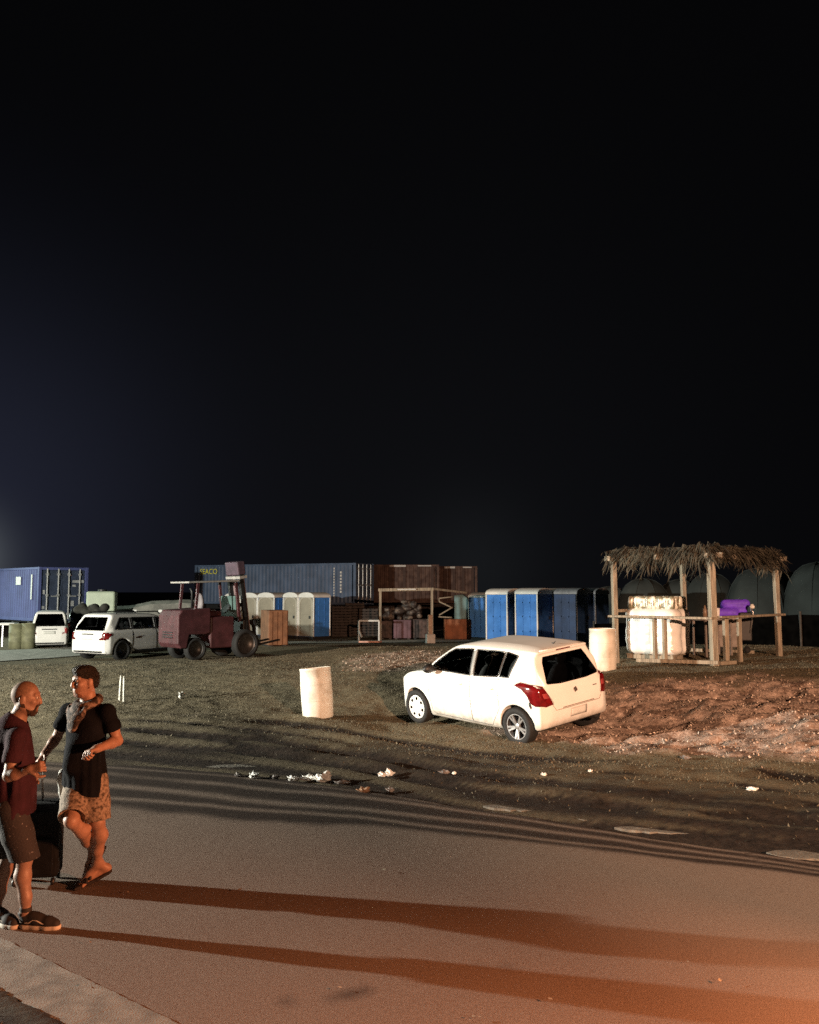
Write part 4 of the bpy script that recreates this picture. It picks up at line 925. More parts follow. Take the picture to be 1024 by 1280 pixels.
# scarf, pocket cloth, wrist band, sandals
S = Solid(neck - np.array((.22, .22, .30)), neck + np.array((.22, .22, .14)), .006)
ring = [neck + UP * (.028 - .030 * math.cos(a_)) + F2 * (math.cos(a_) * .085 + .012) + R2 * math.sin(a_) * .085 for a_ in [2 * math.pi * k_ / 20 for k_ in range(21)]]
S.chain(ring, [.030] * 21, .02)
S.ell(neck + F2 * .125 - UP * .055, (.035, .105, .060), (nv(F2 + UP * .35), R2, nv(UP - F2 * .35)), .04); S.ell(neck + F2 * .150 - UP * .125, (.026, .060, .075), (nv(F2 + UP * .25), R2, nv(UP - F2 * .25)), .04)
for sg in (-1, 0, 1): S.cap(neck + F2 * .115 + R2 * sg * .095 - UP * (.0 + .03 * (sg == 0)), neck + F2 * .160 + R2 * sg * .02 - UP * .15, .013, .008, .012)
S.build('scarf', pm('patterned_scarf', (.035, .024, .020), .85, .2, 26, .4, 60, c2=(.22, .16, .13), ramp=(.46, .60)), man2, ORG)
S = Solid(hipR + np.array((-.22, -.2, -.32)), hipR + np.array((.15, .2, .16)), .006); c_ = hipR + R2 * .135 + F2 * .05
S.chain([c_ + UP * .06, c_ + R2 * .02, c_ - UP * .10 + R2 * .01, c_ - UP * .22 - R2 * .01], [.034, .030, .018, .010], .02)
S.build('pocket_cloth', pm('white_rag', (.55, .55, .52), .85, .15, 20, .5, 60), man2, ORG)
def sandal(he, ba, to, parent):
    f = nv(to - ba); S = Solid(np.minimum(np.minimum(he, ba), to) - .1, np.maximum(np.maximum(he, ba), to) + .12, .005)
    o = np.cross(nv(ba - he), nv(np.cross(UP, nv(ba - he)))); dn = o * (-1 if o[2] > 0 else 1)
    l = nv(np.cross(UP, nv((ba - he) * (1, 1, 0))))
    for b in (-.022, 0, .022): S.chain([he + dn * .034 + l * b + nv(he - ba) * .012, (he + ba) / 2 + dn * .036 + l * b, ba - UP * .022 + l * b * 1.3, to - UP * .012 + l * b * 1.2 + f * .012], [.013, .013, .013, .012], .012)
    o_ = S.build('sandal', pm('sandal_black', (.015, .012, .012), .7, .2, 20), parent, ORG)
    S = Solid(ba - .1, ba + .1, .005); a_ = ba - nv(ba - he) * .025
    S.chain([a_ + l * t_ * .052 + UP * (.034 * math.cos(t_ * 1.45) - .004) for t_ in (-1, -.6, -.2, .2, .6, 1)], [.014] * 6, .01); S.chain([a_ - nv(ba - he) * .03 + l * t_ * .048 + UP * (.044 * math.cos(t_ * 1.45) + .002) for t_ in (-1, -.6, -.2, .2, .6, 1)], [.013] * 6, .01)
    S.build('strap', pm('sandal_black', (.015, .012, .012)), o_, ORG)
sandal(heL, baL, toL, man2); sandal(heR, heR + (toR - heR) * .68, toR, man2)
grip = pv(52, 949, D2 + .02)

# ---- suitcase he is wheeling
sb = G(44, 1104); sc = empty('suitcase', (0, 0, 0), 0, 'tall dark wheeled suitcase standing between the two men', 'suitcase')
az = math.atan2(sb.x, sb.y); Ms = Matrix.Translation((sb.x, sb.y + .02, 0)) @ Matrix.Rotation(-az * .4, 4, 'Z')
b_ = MB(); b_.box((-.19, -.12, .06), (.185, .12, .655)); so = b_.build('case', pm('dark_fabric', (.008, .009, .011), .9, .2, 12, .3, 80, spec=.15), sc, .035, False, 3); so.matrix_local = Ms
p_ = MB(); p_.box((-.16, -.150, .10), (.155, -.128, .38)); p_.box((-.15, -.148, .41), (.145, -.128, .60)); o_ = p_.build('pocket', pm('dark_fabric', (.02, .022, .026)), sc, .008); o_.matrix_local = Ms
for sx in (-1, 1):
    for sy in (-1, 1):
        w_ = MB().lathe([(.001, -.014), (.026, -.014), (.030, 0), (.026, .014), (.001, .014)], 16, Ms @ Matrix.Translation((sx * .15, sy * .09, .03)) @ Matrix.Rotation(math.pi / 2, 4, 'Y'), False); w_.build('wheel', M_black, sc, 0, True)
hx = P(55, 1000, sb.y + .08); top = Vector(grip); hd_ = MB()
inv = Ms.inverted(); lx = (inv @ Vector((hx.x, hx.y, .7))).x
a0 = Ms @ Vector((lx, .02, .66)); hd_.tube([a0, Vector((top.x, top.y, top.z - .012))], .0105, 8); a1 = Ms @ Vector((lx - .20, .10, .66)); a2 = Vector((top.x, top.y, top.z)) + (a1 - a0)
hd_.tube([a1, Vector((a2.x, a2.y, top.z - .012))], .0105, 8); hd_.build('telescopic_handle', pm('brushed_metal', (.55, .52, .50), .35, .1, 9, metal=.6), sc, 0, True)
MB().tube([Vector((top.x, top.y, top.z)), Vector((a2.x, a2.y, top.z))], .016, 10).build('handle_grip', M_black, sc, 0, True)
# ------------------------------------------------------------------ drums, litter and stakes on the grass
M_drum = pm('drum_plastic', (.60, .55, .45), .45, .18, 3, .06, 12, c2=(.76, .72, .63), ramp=(.3, .5))
M_wood = pm('pale_timber', (.26, .22, .165), .8, .35, 4, .3, 30, stretch=(6, 6, .6)); M_wood_in = M_wood
def drum(label, loc, tilt, rz, h_=.92, r=.295):
    o = empty('drum', loc, rz, label, 'drum', 'white plastic drums on the grass'); o.rotation_euler = (tilt[0], tilt[1], rz)
    MB().lathe([(r * .90, .0), (r * .965, .03), (r * .985, h_ * .3), (r * 1.0, h_ * .5), (r * .985, h_ * .75), (r * .97, h_ - .05), (r * .99, h_ - .045), (r * .99, h_ - .01), (r * .97, h_), (r * .93, h_), (r * .92, h_ - .04), (r * .93, .06), (.001, .05)], 44, None, False).build('shell', M_drum, o, 0, True)
    MB().lathe([(r * .982, h_ * .34), (r * 1.005, h_ * .345), (r * 1.005, h_ * .355), (r * .987, h_ * .36)], 44, None, False).build('hoop', M_drum, o, 0, True)
    MB().lathe([(r * .987, h_ * .66), (r * 1.005, h_ * .665), (r * 1.005, h_ * .675), (r * .98, h_ * .68)], 44, None, False).build('hoop', M_drum, o, 0, True)
    return o
d1 = G(398, 896, .07); drum('white open drum leaning on the grass left of the white car', (d1.x, d1.y, gz(d1.x, d1.y) - .02), (R(-3), R(-4.5), 0)[:2], 0)
d2 = P(754, 829, 19.0); drum('white drum standing behind the white car beside the thatched hut', (d2.x, d2.y, gz(d2.x, d2.y) - .03), (0, 0), .6, .90, .285)
for px, pt, pb, lean in ((149, 848, 877, .02), (154.5, 849, 878, -.005)):
    b0 = G(px, pb, .12); zz = gz(b0.x, b0.y); hgt = (pb - pt) * b0.y / F
    s_ = MB(); s_.bar((0, 0, -.06), (lean, 0, hgt), .045, .03); s_.bar((lean, 0, hgt), (lean * 1.05, 0, hgt + .03), .03, .02)
    T(s_.build('stake', pm('white_paint_wood', (.72, .71, .64), .7, .12, 14), None, .004, loc=(b0.x, b0.y, zz)), 'thin white stake in the grass, %s of the pair' % ('left' if px < 150 else 'right'), 'stake', 'white marker stakes in the grass')
def crumple(name, label, cat, px, py, w, h_, m, z=.02, group=None, seed=0):
    p = G(px, py, 0); zz = max(gz(p.x, p.y), .0); bm = bmesh.new(); bmesh.ops.create_icosphere(bm, subdivisions=3, radius=1)
    rs = random.Random(seed); ph = [rs.uniform(0, 6) for _ in range(6)]
    for v_ in bm.verts:
        c = v_.co; n_ = .75 + .22 * math.sin(c.x * 4.1 + ph[0]) * math.cos(c.y * 3.7 + ph[1]) + .16 * math.sin(c.z * 6.3 + c.x * 5 + ph[2]) + .10 * math.sin(c.y * 11 + ph[3] + c.z * 7)
        v_.co = Vector((c.x * w / 2, c.y * w * .4, (c.z + .85) * h_ / 2)) * n_
    me_ = bpy.data.meshes.new(name); bm.to_mesh(me_); bm.free(); o = link(name, me_, m); o.location = (p.x, p.y, zz + z * 0); return T(o, label, cat, group)
M_paper = pm('crumpled_paper', (.78, .78, .75), .8, .15, 25, .4, 50); M_grey = pm('dirty_plastic', (.20, .18, .17), .6, .4, 20, .4, 50); M_tan = pm('tan_card', (.30, .18, .11), .8, .2, 20)
for k_, a_ in enumerate(((227, 881, .115, .13, M_paper, 'white cup lying on the grass between stakes and drum'), (317, 973, .12, .075, M_paper, 'bright white paper ball at the road edge, leftmost scrap'), (298, 971, .10, .05, M_grey, 'small grey scrap left of the white paper ball'),
        (343, 973, .13, .04, M_grey, 'flat grey scrap right of the white paper ball'), (366, 976, .14, .06, M_paper, 'left end of the white rubbish row at the road edge'), (385, 975, .22, .055, M_paper, 'long flattened white bag in the rubbish row'),
        (404, 977, .20, .10, M_paper, 'tallest crumpled white bag in the rubbish row'), (428, 979, .20, .035, M_grey, 'flat grey plastic sheet right of the crumpled bag'), (455, 990, .15, .05, M_tan, 'small tan carton piece on the road edge'),
        (488, 990, .10, .055, M_grey, 'grey bottle scrap right of the tan carton piece'), (478, 972, .10, .06, M_paper, 'left of two small white cups below the drum'), (487, 970, .11, .085, M_paper, 'right and larger of two small white cups below the drum'),
        (556, 973, .14, .04, M_grey, 'grey film scrap in mud below the car front'), (568, 968, .05, .035, M_paper, 'tiny white scrap in mud below the car front'), (680, 976, .07, .035, M_paper, 'small white scrap on mud below the car rear wheel'),
        (738, 972, .05, .03, M_paper, 'tiny white scrap on mud below the car bumper'), (941, 996, .13, .04, M_paper, 'pale scrap in mud at right edge below the leaves'), (858, 955, .14, .05, M_grey, 'greyish stone at foot of the leaf heap'))):
    crumple('cup' if 'cup' in a_[5] else 'litter', a_[5], 'cup' if 'cup' in a_[5] else 'litter', a_[0], a_[1], a_[2] * 1.25, a_[3] * 1.3, a_[4], group='rubbish along the road edge' if 240 < a_[0] < 600 else None, seed=k_ + 3)

# ------------------------------------------------------------------ thatched hut
def PZ(px, py, d): p = P(px, py, d); return p
hz = .80
hC = Vector((6.60, 19.3, 0)); hA = Vector((4.87, 21.0, 0)); hD = Vector((8.92, 21.5, 0)); hB = hA + hD - hC
for q_ in (hA, hB, hC, hD): q_.z = gz(q_.x, q_.y)
hut = empty('thatched_hut', (hC.x, hC.y, 0), 0, 'open timber hut with thatched palm roof on four posts, on the bank behind the car', 'hut'); HO = Vector((hC.x, hC.y, 0))
rt = 3.18
for q_, w_ in ((hA, .13), (hB, .13), (hC, .16), (hD, .13)):
    MB().bar(Vector((q_.x, q_.y, q_.z - .15)) - HO, Vector((q_.x - .02, q_.y, rt + (.12 if q_ is hD else 0))) - HO, w_, w_ * .85, (1, .2, 0)).build('post', M_wood, hut, .012)
bt = MB()
for a_, b_ in ((hA, hC), (hC, hD), (hD, hB), (hB, hA), (hA.lerp(hC, .5), hB.lerp(hD, .5))):
    d_ = (b_ - a_).normalized(); bt.bar(Vector((a_.x, a_.y, rt - .02)) - HO - d_ * .25, Vector((b_.x, b_.y, rt - .02)) - HO + d_ * .25, .07, .11)
bt.build('roof_beams', M_wood, hut)
def rail(name, a_, b_, z, w_, h_, ea=0., eb=0.):
    d_ = (b_ - a_).normalized(); return MB().bar(Vector((a_.x, a_.y, z)) - HO - d_ * ea, Vector((b_.x, b_.y, z)) - HO + d_ * eb, w_, h_).build(name, M_wood, hut, .006)
rail('counter', hA + Vector((-.05, -.12, 0)), hC + Vector((-.05, -.12, 0)), 1.80, .20, .05, .12, .02); rail('counter', hC + Vector((.1, -.06, 0)), hD + Vector((.05, -.1, 0)), 1.82, .16, .05, .0, .05)
rail('rail', hB, hA, 1.92, .05, .07)
s0 = hA.lerp(hC, .24); rail('ground_beam', Vector((5.12, 20.1, 0)), hC + Vector((0, -.11, 0)), hC.z + .06, .07, .08, 0, .05); rail('ground_beam', hC + Vector((.1, -.05, 0)), Vector((7.15, 19.55, 0)), hC.z + .06, .07, .08)
rail('ground_beam', hB.lerp(hA, .1), hB.lerp(hD, .75), hB.z + .06, .07, .08)
for a_, b_, t_, w_, top in ((hA, hC, .52, .085, 1.78), (hA, hC, .42, .08, 1.78), (hC, hD, .17, .10, 1.80), (hC, hD, .37, .085, 1.80)):
    p_ = a_.lerp(b_, t_); MB().bar(Vector((p_.x, p_.y, gz(p_.x, p_.y) - .08)) - HO, Vector((p_.x, p_.y, top)) - HO, w_, w_, (1, .3, 0)).build('short_post', M_wood, hut, .006)
# thatch: split palm fronds laid over the frame and hanging past the beams
v_ = []; f_ = []
def leaflet(p, d, n_, L, w):
    s_ = d.cross(n_); s_ = s_.normalized() * w if s_.length > 1e-5 else Vector((w, 0, 0)); i_ = len(v_); droop = Vector((0, 0, -L * random.uniform(.1, .45)))
    m_ = p + d * L * .55 + droop * .25; e_ = p + d * L + droop
    v_.extend([p - s_ * .6, p + s_ * .6, m_ + s_, m_ - s_, e_]); f_.append((i_, i_ + 1, i_ + 2, i_ + 3)); f_.append((i_ + 3, i_ + 2, i_ + 4, i_ + 4))
def frond(p, d, L, sag):
    pr = p; side = d.cross(Vector((0, 0, 1))).normalized(); n_ = int(L / .045)
    for k_ in range(n_):
        t_ = k_ / n_; q_ = p + d * L * t_ + Vector((0, 0, .10 * math.sin(t_ * 2.2) - sag * t_ * t_))
        for sg in (-1, 1):
            dd = (d * random.uniform(.5, 1.1) + side * sg * random.uniform(.5, 1.1) + Vector((0, 0, random.uniform(-.55, .12)))).normalized(); leaflet(q_, dd, Vector((random.uniform(-.4, .4), random.uniform(-.4, .4), 1)), random.uniform(.22, .46) * (1.05 - .5 * abs(t_ - .4)), random.uniform(.007, .016))
        pr = q_
ux = (hC - hA).normalized(); uy = (hD - hC).normalized(); Lx, Ly = (hC - hA).length, (hD - hC).length
for k_ in range(135):
    a_, b_ = random.uniform(-.02, 1.02), random.uniform(.02, 1.0); p = hA + ux * a_ * Lx + uy * b_ * Ly; p.z = rt + random.uniform(.04, .20)
    ang = random.gauss(0, .45); base_d = random.choice((ux, -ux, -uy, uy, -uy)); d = Matrix.Rotation(ang, 3, 'Z') @ base_d
    L_f = random.uniform(.7, 1.1); frond(Vector((max(hA.x - .05, min(hD.x - .1, p.x)), p.y, p.z)) - d * L_f * .6, d, L_f, random.uniform(.04, .2))
for k_ in range(120):                                                            # eaves fringe drooping on all the sides one can see
    t_ = random.random(); s_ = random.random() < .55; p = (hA + ux * Lx * (t_ * 1.02 - .01)) if s_ else (hC + uy * Ly * (t_ * 1.0)); p.z = rt + random.uniform(.02, .20)
    out_ = (-uy if s_ else ux); along = (ux if s_ else uy) * random.choice((-1, 1)); d = (out_ * random.uniform(.12, .35) + along * random.uniform(.1, .9) + Vector((0, 0, random.uniform(-.9, .1)))).normalized(); frond(p - d * .12 + out_ * .05, d, random.uniform(.30, .55), random.uniform(.10, .30))
v2 = [tuple(Vector(q_) - HO) for q_ in v_]; f2 = [tuple(dict.fromkeys(q_)) for q_ in f_]
MB().add(v2, f2).build('thatch', pm('dry_palm', (.038, .034, .024), .85, .4, 3, c2=(.11, .098, .070)), hut)
lin_ = MB(); q4 = [hA, hC, hD, hB]; cen = (hA + hD) / 2
lin_.prism([((q_.x - cen.x) * 1.02 + cen.x - HO.x, (q_.y - cen.y) * 1.02 + cen.y - HO.y) for q_ in q4], .12, Matrix.Translation((0, 0, rt + .06))); lin_.build('roof_mat', pm('dry_palm', (.085, .068, .040)), hut)
# shrink-wrapped pallet of bottles
pb = P(823, 812, 21.2); zg = gz(pb.x, pb.y); pal = empty('wrapped_pallet', (pb.x, pb.y, zg), R(-38), 'tall white shrink-wrapped pallet load under the thatched hut', 'pallet')
S = Solid((-.66, -.50, .10), (.66, .50, 1.50), .018)
for zz in np.arange(.23, 1.25, .205):
    for xx in (-.40, 0, .40):
        for yy in (-.26, .26): S.ell((xx + .02 * math.sin(zz * 9), yy, zz), (.26, .28, .15), None, .16)
S.build('wrapped_load', pm('stretch_film', (.85, .85, .82), .25, .05, 6, .25, 18), pal)
S = Solid((-.66, -.50, 1.15), (.66, .50, 1.56), .015)
for xx in np.linspace(-.50, .50, 8):
    for yy in (-.36, -.12, .12, .36): S.cap((xx, yy, 1.22), (xx, yy, 1.40), .075, .068, .05)
S.build('bottles', pm('bottle_plastic', (.30, .29, .20), .25, .3, 7, .2, 20, c2=(.74, .73, .64), ramp=(.46, .58)), pal)
b_ = MB()
for yy in (-.42, 0, .42): b_.box((-.58, yy - .05, .0), (.58, yy + .05, .09))
for xx in np.linspace(-.54, .54, 6): b_.box((xx - .06, -.48, .092), (xx + .06, .48, .112))
b_.build('pallet_base', M_wood, pal)
# purple covered cart
pc = P(918, 806, 22.2); zg = gz(pc.x, pc.y); cart = empty('covered_cart', (pc.x, pc.y, zg), R(-20), 'bulky cart with bright purple cover under the right of the hut', 'cart')
M_pur = pm('purple_cloth', (.17, .06, .78), .6, .2, 6, .4, 14); M_cart = pm('grey_brown_panel', (.22, .19, .17), .6, .2, 6)
S = Solid((-.5, -.4, .85), (.5, .4, 1.45), .014)
S.cap((-.36, -.1, .98), (.02, -.1, .98), .12, None, .05); S.cap((-.36, .15, .98), (.02, .15, .98), .12, None, .05); S.cap((-.18, 0, 1.20), (.30, 0, 1.22), .11, .10, .06); S.cap((-.2, .1, 1.18), (.30, .1, 1.2), .10, None, .06); S.cap((-.1, 0, 1.05), (.22, 0, 1.05), .12, None, .06); S.plane((0, 0, .82), (0, 0, -1))
S.build('cover', M_pur, cart)
MB().box((-.40, -.30, .14), (.12, .30, .90)).build('cabinet', M_cart, cart, .02); b_ = MB()
b_.box((.14, -.28, .30), (.42, .28, 1.0)); b_.build('side_unit', M_black, cart, .03)
b_ = MB(); b_.tube([(.38, -.30, .5), (.46, -.33, 1.0), (.40, -.33, 1.12)], .02, 8); b_.build('push_handle', M_chrome, cart, 0, True)
for xx in (-.3, .3):
    for yy in (-.22, .22): MB().lathe([(.001, -.03), (.07, -.03), (.075, 0), (.07, .03), (.001, .03)], 18, Matrix.Translation((xx, yy, .075)) @ Matrix.Rotation(math.pi / 2, 4, 'X'), False).build('wheel', M_tyre, cart, 0, True)
MB().lathe([(.001, 0), (.055, .0), (.06, .05), (.03, .10), (.001, .11)], 16, Matrix.Translation((.44, -.36, 1.10)), False).build('white_light_shape', M_paper, cart, 0, True)  # plain white shape standing in for a small white light
def bottle(label, px, pt, d, hh, m, r, name):
    p = P(px, pt, d); o = T(MB().lathe([(.001, 0), (r, .0), (r, hh * .6), (r * .45, hh * .8), (r * .4, hh), (.001, hh)] if name == 'bottle' else [(.001, 0), (r * .8, 0), (r, hh), (r * .9, hh), (r * .7, .02), (.001, .02)], 16, None, False).build(name, m, None, 0, True), label, name); o.location = (p.x, p.y, p.z - hh); return o
q_ = hB.lerp(hD, .08)
tb = empty('side_table', (7.35, 21.6, gz(7.35, 21.6)), .4, 'small dark table between the white pallet and middle post', 'table')
MB().box((-.42, -.25, .86), (.42, .25, .90)).build('tabletop', M_cart, tb, .006)
for sx in (-.38, .38):
    for sy in (-.21, .21): MB().bar((sx, sy, 0), (sx, sy, .86), .045).build('leg', M_cart, tb)
zt = gz(7.35, 21.6) + .90
for nm, lb, dx, dy, hh, m_, r_ in (('bottle', 'brown pointed bottle on the small table under the hut', -.20, -.12, .33, pm('brown_plastic', (.22, .15, .10), .4), .055), ('cup', 'white plastic cup on the small table under the hut', .08, -.16, .26, M_paper, .065)):
    o = T(MB().lathe([(.001, 0), (r_, .0), (r_, hh * .6), (r_ * .45, hh * .85), (r_ * .25, hh), (.001, hh)] if nm == 'bottle' else [(.001, 0), (r_ * .8, 0), (r_, hh), (r_ * .9, hh), (r_ * .7, .02), (.001, .02)], 16, None, False).build(nm, m_, None, 0, True), lb, nm); o.location = (7.35 + dx, 21.6 + dy, zt)

# ------------------------------------------------------------------ trees beyond the hut
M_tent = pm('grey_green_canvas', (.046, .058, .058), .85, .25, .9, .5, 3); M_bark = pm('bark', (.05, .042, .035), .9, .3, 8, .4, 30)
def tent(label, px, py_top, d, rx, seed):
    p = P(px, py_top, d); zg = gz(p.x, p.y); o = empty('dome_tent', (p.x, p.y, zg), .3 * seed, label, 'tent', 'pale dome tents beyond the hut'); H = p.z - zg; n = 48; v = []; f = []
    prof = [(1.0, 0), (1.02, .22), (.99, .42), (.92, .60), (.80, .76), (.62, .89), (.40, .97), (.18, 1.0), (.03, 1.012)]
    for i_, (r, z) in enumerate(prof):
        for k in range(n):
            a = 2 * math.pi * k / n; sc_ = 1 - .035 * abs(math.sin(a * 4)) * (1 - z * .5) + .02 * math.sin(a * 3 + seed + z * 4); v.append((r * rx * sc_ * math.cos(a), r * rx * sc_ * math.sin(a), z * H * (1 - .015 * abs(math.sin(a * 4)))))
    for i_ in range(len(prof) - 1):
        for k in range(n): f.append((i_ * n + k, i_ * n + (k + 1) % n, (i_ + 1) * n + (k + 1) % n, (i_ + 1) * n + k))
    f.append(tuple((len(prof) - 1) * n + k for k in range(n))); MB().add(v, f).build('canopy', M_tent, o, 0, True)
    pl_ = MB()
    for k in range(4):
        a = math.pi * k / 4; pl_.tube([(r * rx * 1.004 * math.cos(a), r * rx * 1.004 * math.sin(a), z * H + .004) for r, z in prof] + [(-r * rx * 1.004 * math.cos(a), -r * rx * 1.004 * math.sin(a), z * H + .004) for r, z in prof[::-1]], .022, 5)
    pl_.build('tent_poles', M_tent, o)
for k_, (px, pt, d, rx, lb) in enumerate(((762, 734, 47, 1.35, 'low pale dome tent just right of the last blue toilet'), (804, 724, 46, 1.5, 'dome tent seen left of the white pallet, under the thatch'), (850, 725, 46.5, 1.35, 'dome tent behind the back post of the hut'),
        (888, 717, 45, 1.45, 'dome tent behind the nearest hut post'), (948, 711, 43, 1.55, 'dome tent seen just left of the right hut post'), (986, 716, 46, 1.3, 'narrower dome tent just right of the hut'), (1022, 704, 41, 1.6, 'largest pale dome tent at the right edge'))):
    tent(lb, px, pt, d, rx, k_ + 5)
fe = empty('windbreak_fence', (0, 0, 0), 0, 'dark mesh windbreak fence running behind the thatched hut', 'fence')
fp = [P(px, 790, d) for px, d in ((742, 30.5), (830, 30), (920, 28.5), (1000, 27), (1100, 26))]; w_ = MB(); 
for a_, b_ in zip(fp, fp[1:]): w_.bar((a_.x, a_.y, gz(a_.x, a_.y) + .45), (b_.x, b_.y, gz(b_.x, b_.y) + .45), .05, 1.1)
w_.build('mesh_panel', pm('black_mesh', (.002, .002, .002), 1.0, .4, 4, spec=.0), fe)
for a_ in fp[:-1]: MB().tube([(a_.x, a_.y - .08, gz(a_.x, a_.y) - .1), (a_.x, a_.y - .08, gz(a_.x, a_.y) + 1.1)], .035, 8).build('fence_post', M_bark, fe)

# ------------------------------------------------------------------ portable toilets
M_blue = pm('blue_plastic', (.050, .185, .54), .3, .12, 3, .08, 10); M_tanp = pm('tan_door', (.25, .225, .175), .5, .10, 3); M_wh = pm('white_plastic', (.62, .62, .60), .45, .08, 4)
def toilet_proto():
    o = empty('portable_toilet', (0, 0, 0)); w, h_ = .54, 2.05
    b_ = MB(); b_.box((-w, -w, .16), (w, w, h_)); 
    b_.build('shell', M_blue, o, .012)
    r_ = MB()
    for s_ in (-1, 1):
        for zz in (.55, 1.15, 1.72): r_.box((s_ * w - .012, -w + .12, zz - .03), (s_ * w + .012, w - .12, zz + .03))
        for yy in (-.18, .18): r_.box((s_ * w - .012, yy - .02, .24), (s_ * w + .010, yy + .02, h_ - .08))
    for zz in (.55, 1.15, 1.72): r_.box((-w + .12, w - .012, zz - .03), (w - .12, w + .012, zz + .03))
    r_.build('side_ribs', M_blue, o)
    b_ = MB(); b_.box((-w - .01, -w - .012, .0), (w + .01, w + .01, .157)); b_.build('skid', pm('black_skid', (.015, .015, .016), .7), o, .01)
    for sx in (-1, 1):
        for sy in (-1, 1): c_ = MB(); c_.box((sx * w - .030, sy * w - .030, .165), (sx * w + .030, sy * w + .030, h_ - .003)); c_.build('corner_post', M_wh, o, .012)
    d_ = MB(); arch = [(-.40, .2), (.40, .2), (.40, 1.78)] + [(.40 * math.cos(t_), 1.78 + .26 * math.sin(t_)) for t_ in np.linspace(.15, math.pi - .15, 12)] + [(-.40, 1.78)]
    M4 = Matrix.Translation((0, -w - .018, 0)) @ Matrix.Rotation(math.pi / 2, 4, 'X'); d_.prism(arch, .03, Matrix.Translation((0, -w + .012, 0)) @ Matrix.Rotation(math.pi / 2, 4, 'X')); 
    d_.build('door', M_tanp, o, .008); dr = o.children[-1] if False else bpy.data.objects[[c.name for c in bpy.data.objects if c.parent == o and c.name.startswith('door')][-1]]
    l_ = MB(); l_.box((.24, -w - .05, 1.02), (.34, -w - .018, 1.16)); l_.build('latch', M_black, dr, .006)
    pn = MB(); pn.box((-.30, -w - .026, .35), (.30, -w - .016, .95)); pn.box((-.30, -w - .026, 1.22), (.30, -w - .016, 1.70)); pn.build('door_panel', M_tanp, dr, .006)
    fr = MB(); out_ = [(x_ * 1.24, z_ if z_ < .3 else (z_ + .07)) for x_, z_ in arch]; n_ = len(arch)
    vv = [(x_, -w - .032, z_) for x_, z_ in arch] + [(max(-.5, min(.5, x_)), -w - .032, z_) for x_, z_ in out_] + [(x_, -w + .005, z_) for x_, z_ in arch] + [(max(-.5, min(.5, x_)), -w + .005, z_) for x_, z_ in out_]
    fr.add(vv, [(i_, i_ + 1, n_ + i_ + 1, n_ + i_) for i_ in range(1, n_ - 1)] + [(n_ - 1, 0, n_, 2 * n_ - 1)] + [(n_ + i_, n_ + i_ + 1, 3 * n_ + i_ + 1, 3 * n_ + i_) for i_ in range(1, n_ - 1)] + [(i_, i_ + 1, 2 * n_ + i_ + 1, 2 * n_ + i_) for i_ in range(1, n_ - 1)]); fr.build('door_frame', pm('pale_tan', (.33, .305, .25), .5, .1, 3), o)
    fp_ = MB(); fp_.box((-w + .05, -w - .008, .17), (w - .05, -w + .003, h_ - .004)); fp_.build('front_panel', M_tanp, o)
    rf = MB(); prof = [(-w - .03, h_ + .0), (w + .03, h_ + .0), (w + .03, h_ + .06)] + [((w + .03) * math.cos(t_), h_ + .06 + .20 * math.sin(t_)) for t_ in np.linspace(.1, math.pi - .1, 14)] + [(-w - .03, h_ + .06)]
    rf.prism(prof, 2 * w + .08, Matrix.Translation((0, w + .04, .003)) @ Matrix.Rotation(math.pi / 2, 4, 'X')); rfo = rf.build('roof', M_wh, o, .015)
    return o
tp = toilet_proto()
def put_toilet(i_, px, d, rz, label, group, sc=1.0):
    o = tp if i_ == 0 else copy_tree(tp); p = P(px, 780, d); o.location = (p.x, p.y, gz(p.x, p.y) - .01); o.rotation_euler = (0, 0, R(rz)); T(o, label, 'toilet', group); return o
TL = 'tan-doored portable toilets by the blue container'
for i_, (px, d, rz, lb) in enumerate(((393, 44.0, -42, 'tan-doored toilet with its bright blue side showing, rightmost of the tan row'), (373.2, 44.75, -42, 'tan-doored toilet next left of the one with the blue side'), (341, 45.5, -32, 'tan-doored toilet partly behind the brown box'), (320, 46.1, -32, 'tan-doored toilet between the forklift mast and the brown box'), (299.5, 46.7, -32, 'toilet mostly hidden behind the forklift mast'))):
    put_toilet(i_, px, d, rz, lb, TL)
M_bluedk = pm('shaded_blue_plastic', (.018, .075, .24), .4, .15, 3); M_unlit = pm('unlit_blue_plastic', (.014, .040, .11), .45, .2, 3)  # darker copies of the blue, shade put into their colour
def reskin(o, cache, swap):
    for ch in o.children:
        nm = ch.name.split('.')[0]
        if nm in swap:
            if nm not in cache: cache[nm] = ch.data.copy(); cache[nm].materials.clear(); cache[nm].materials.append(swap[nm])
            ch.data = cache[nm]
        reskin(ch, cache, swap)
cb_, cn_ = {}, {}; SB = {k_: M_bluedk for k_ in ('door', 'front_panel', 'door_frame', 'door_panel')}; SN = dict({k_: M_unlit for k_ in ('door', 'front_panel', 'door_frame', 'door_panel', 'shell', 'side_ribs')}, roof=pm('grey_cap', (.22, .23, .25), .5), corner_post=pm('grey_cap', (.22, .23, .25), .5))
for px, d, rz, lb, nv_ in ((606, 43, 46, 'small far blue toilet just right of the teal cover', 0), (631, 37.4, 47, 'bright blue toilet rising above the car roof, left of its pair', 0), (668, 36.6, 47, 'bright blue toilet above the car roof, right of its pair', 0), (688, 37.6, 47, 'shaded blue toilet next to the bright pair', 0), (716, 36.6, 47, 'blue toilet coloured as if unlit, with pale corner post left of the drum', 1), (739, 37.3, 47, 'last blue toilet in the row, coloured as if unlit, above the drum', 1)):
    o = put_toilet(1, px, d, rz, lb, 'blue portable toilets behind the white car'); reskin(o, cn_ if nv_ else cb_, SN if nv_ else SB)

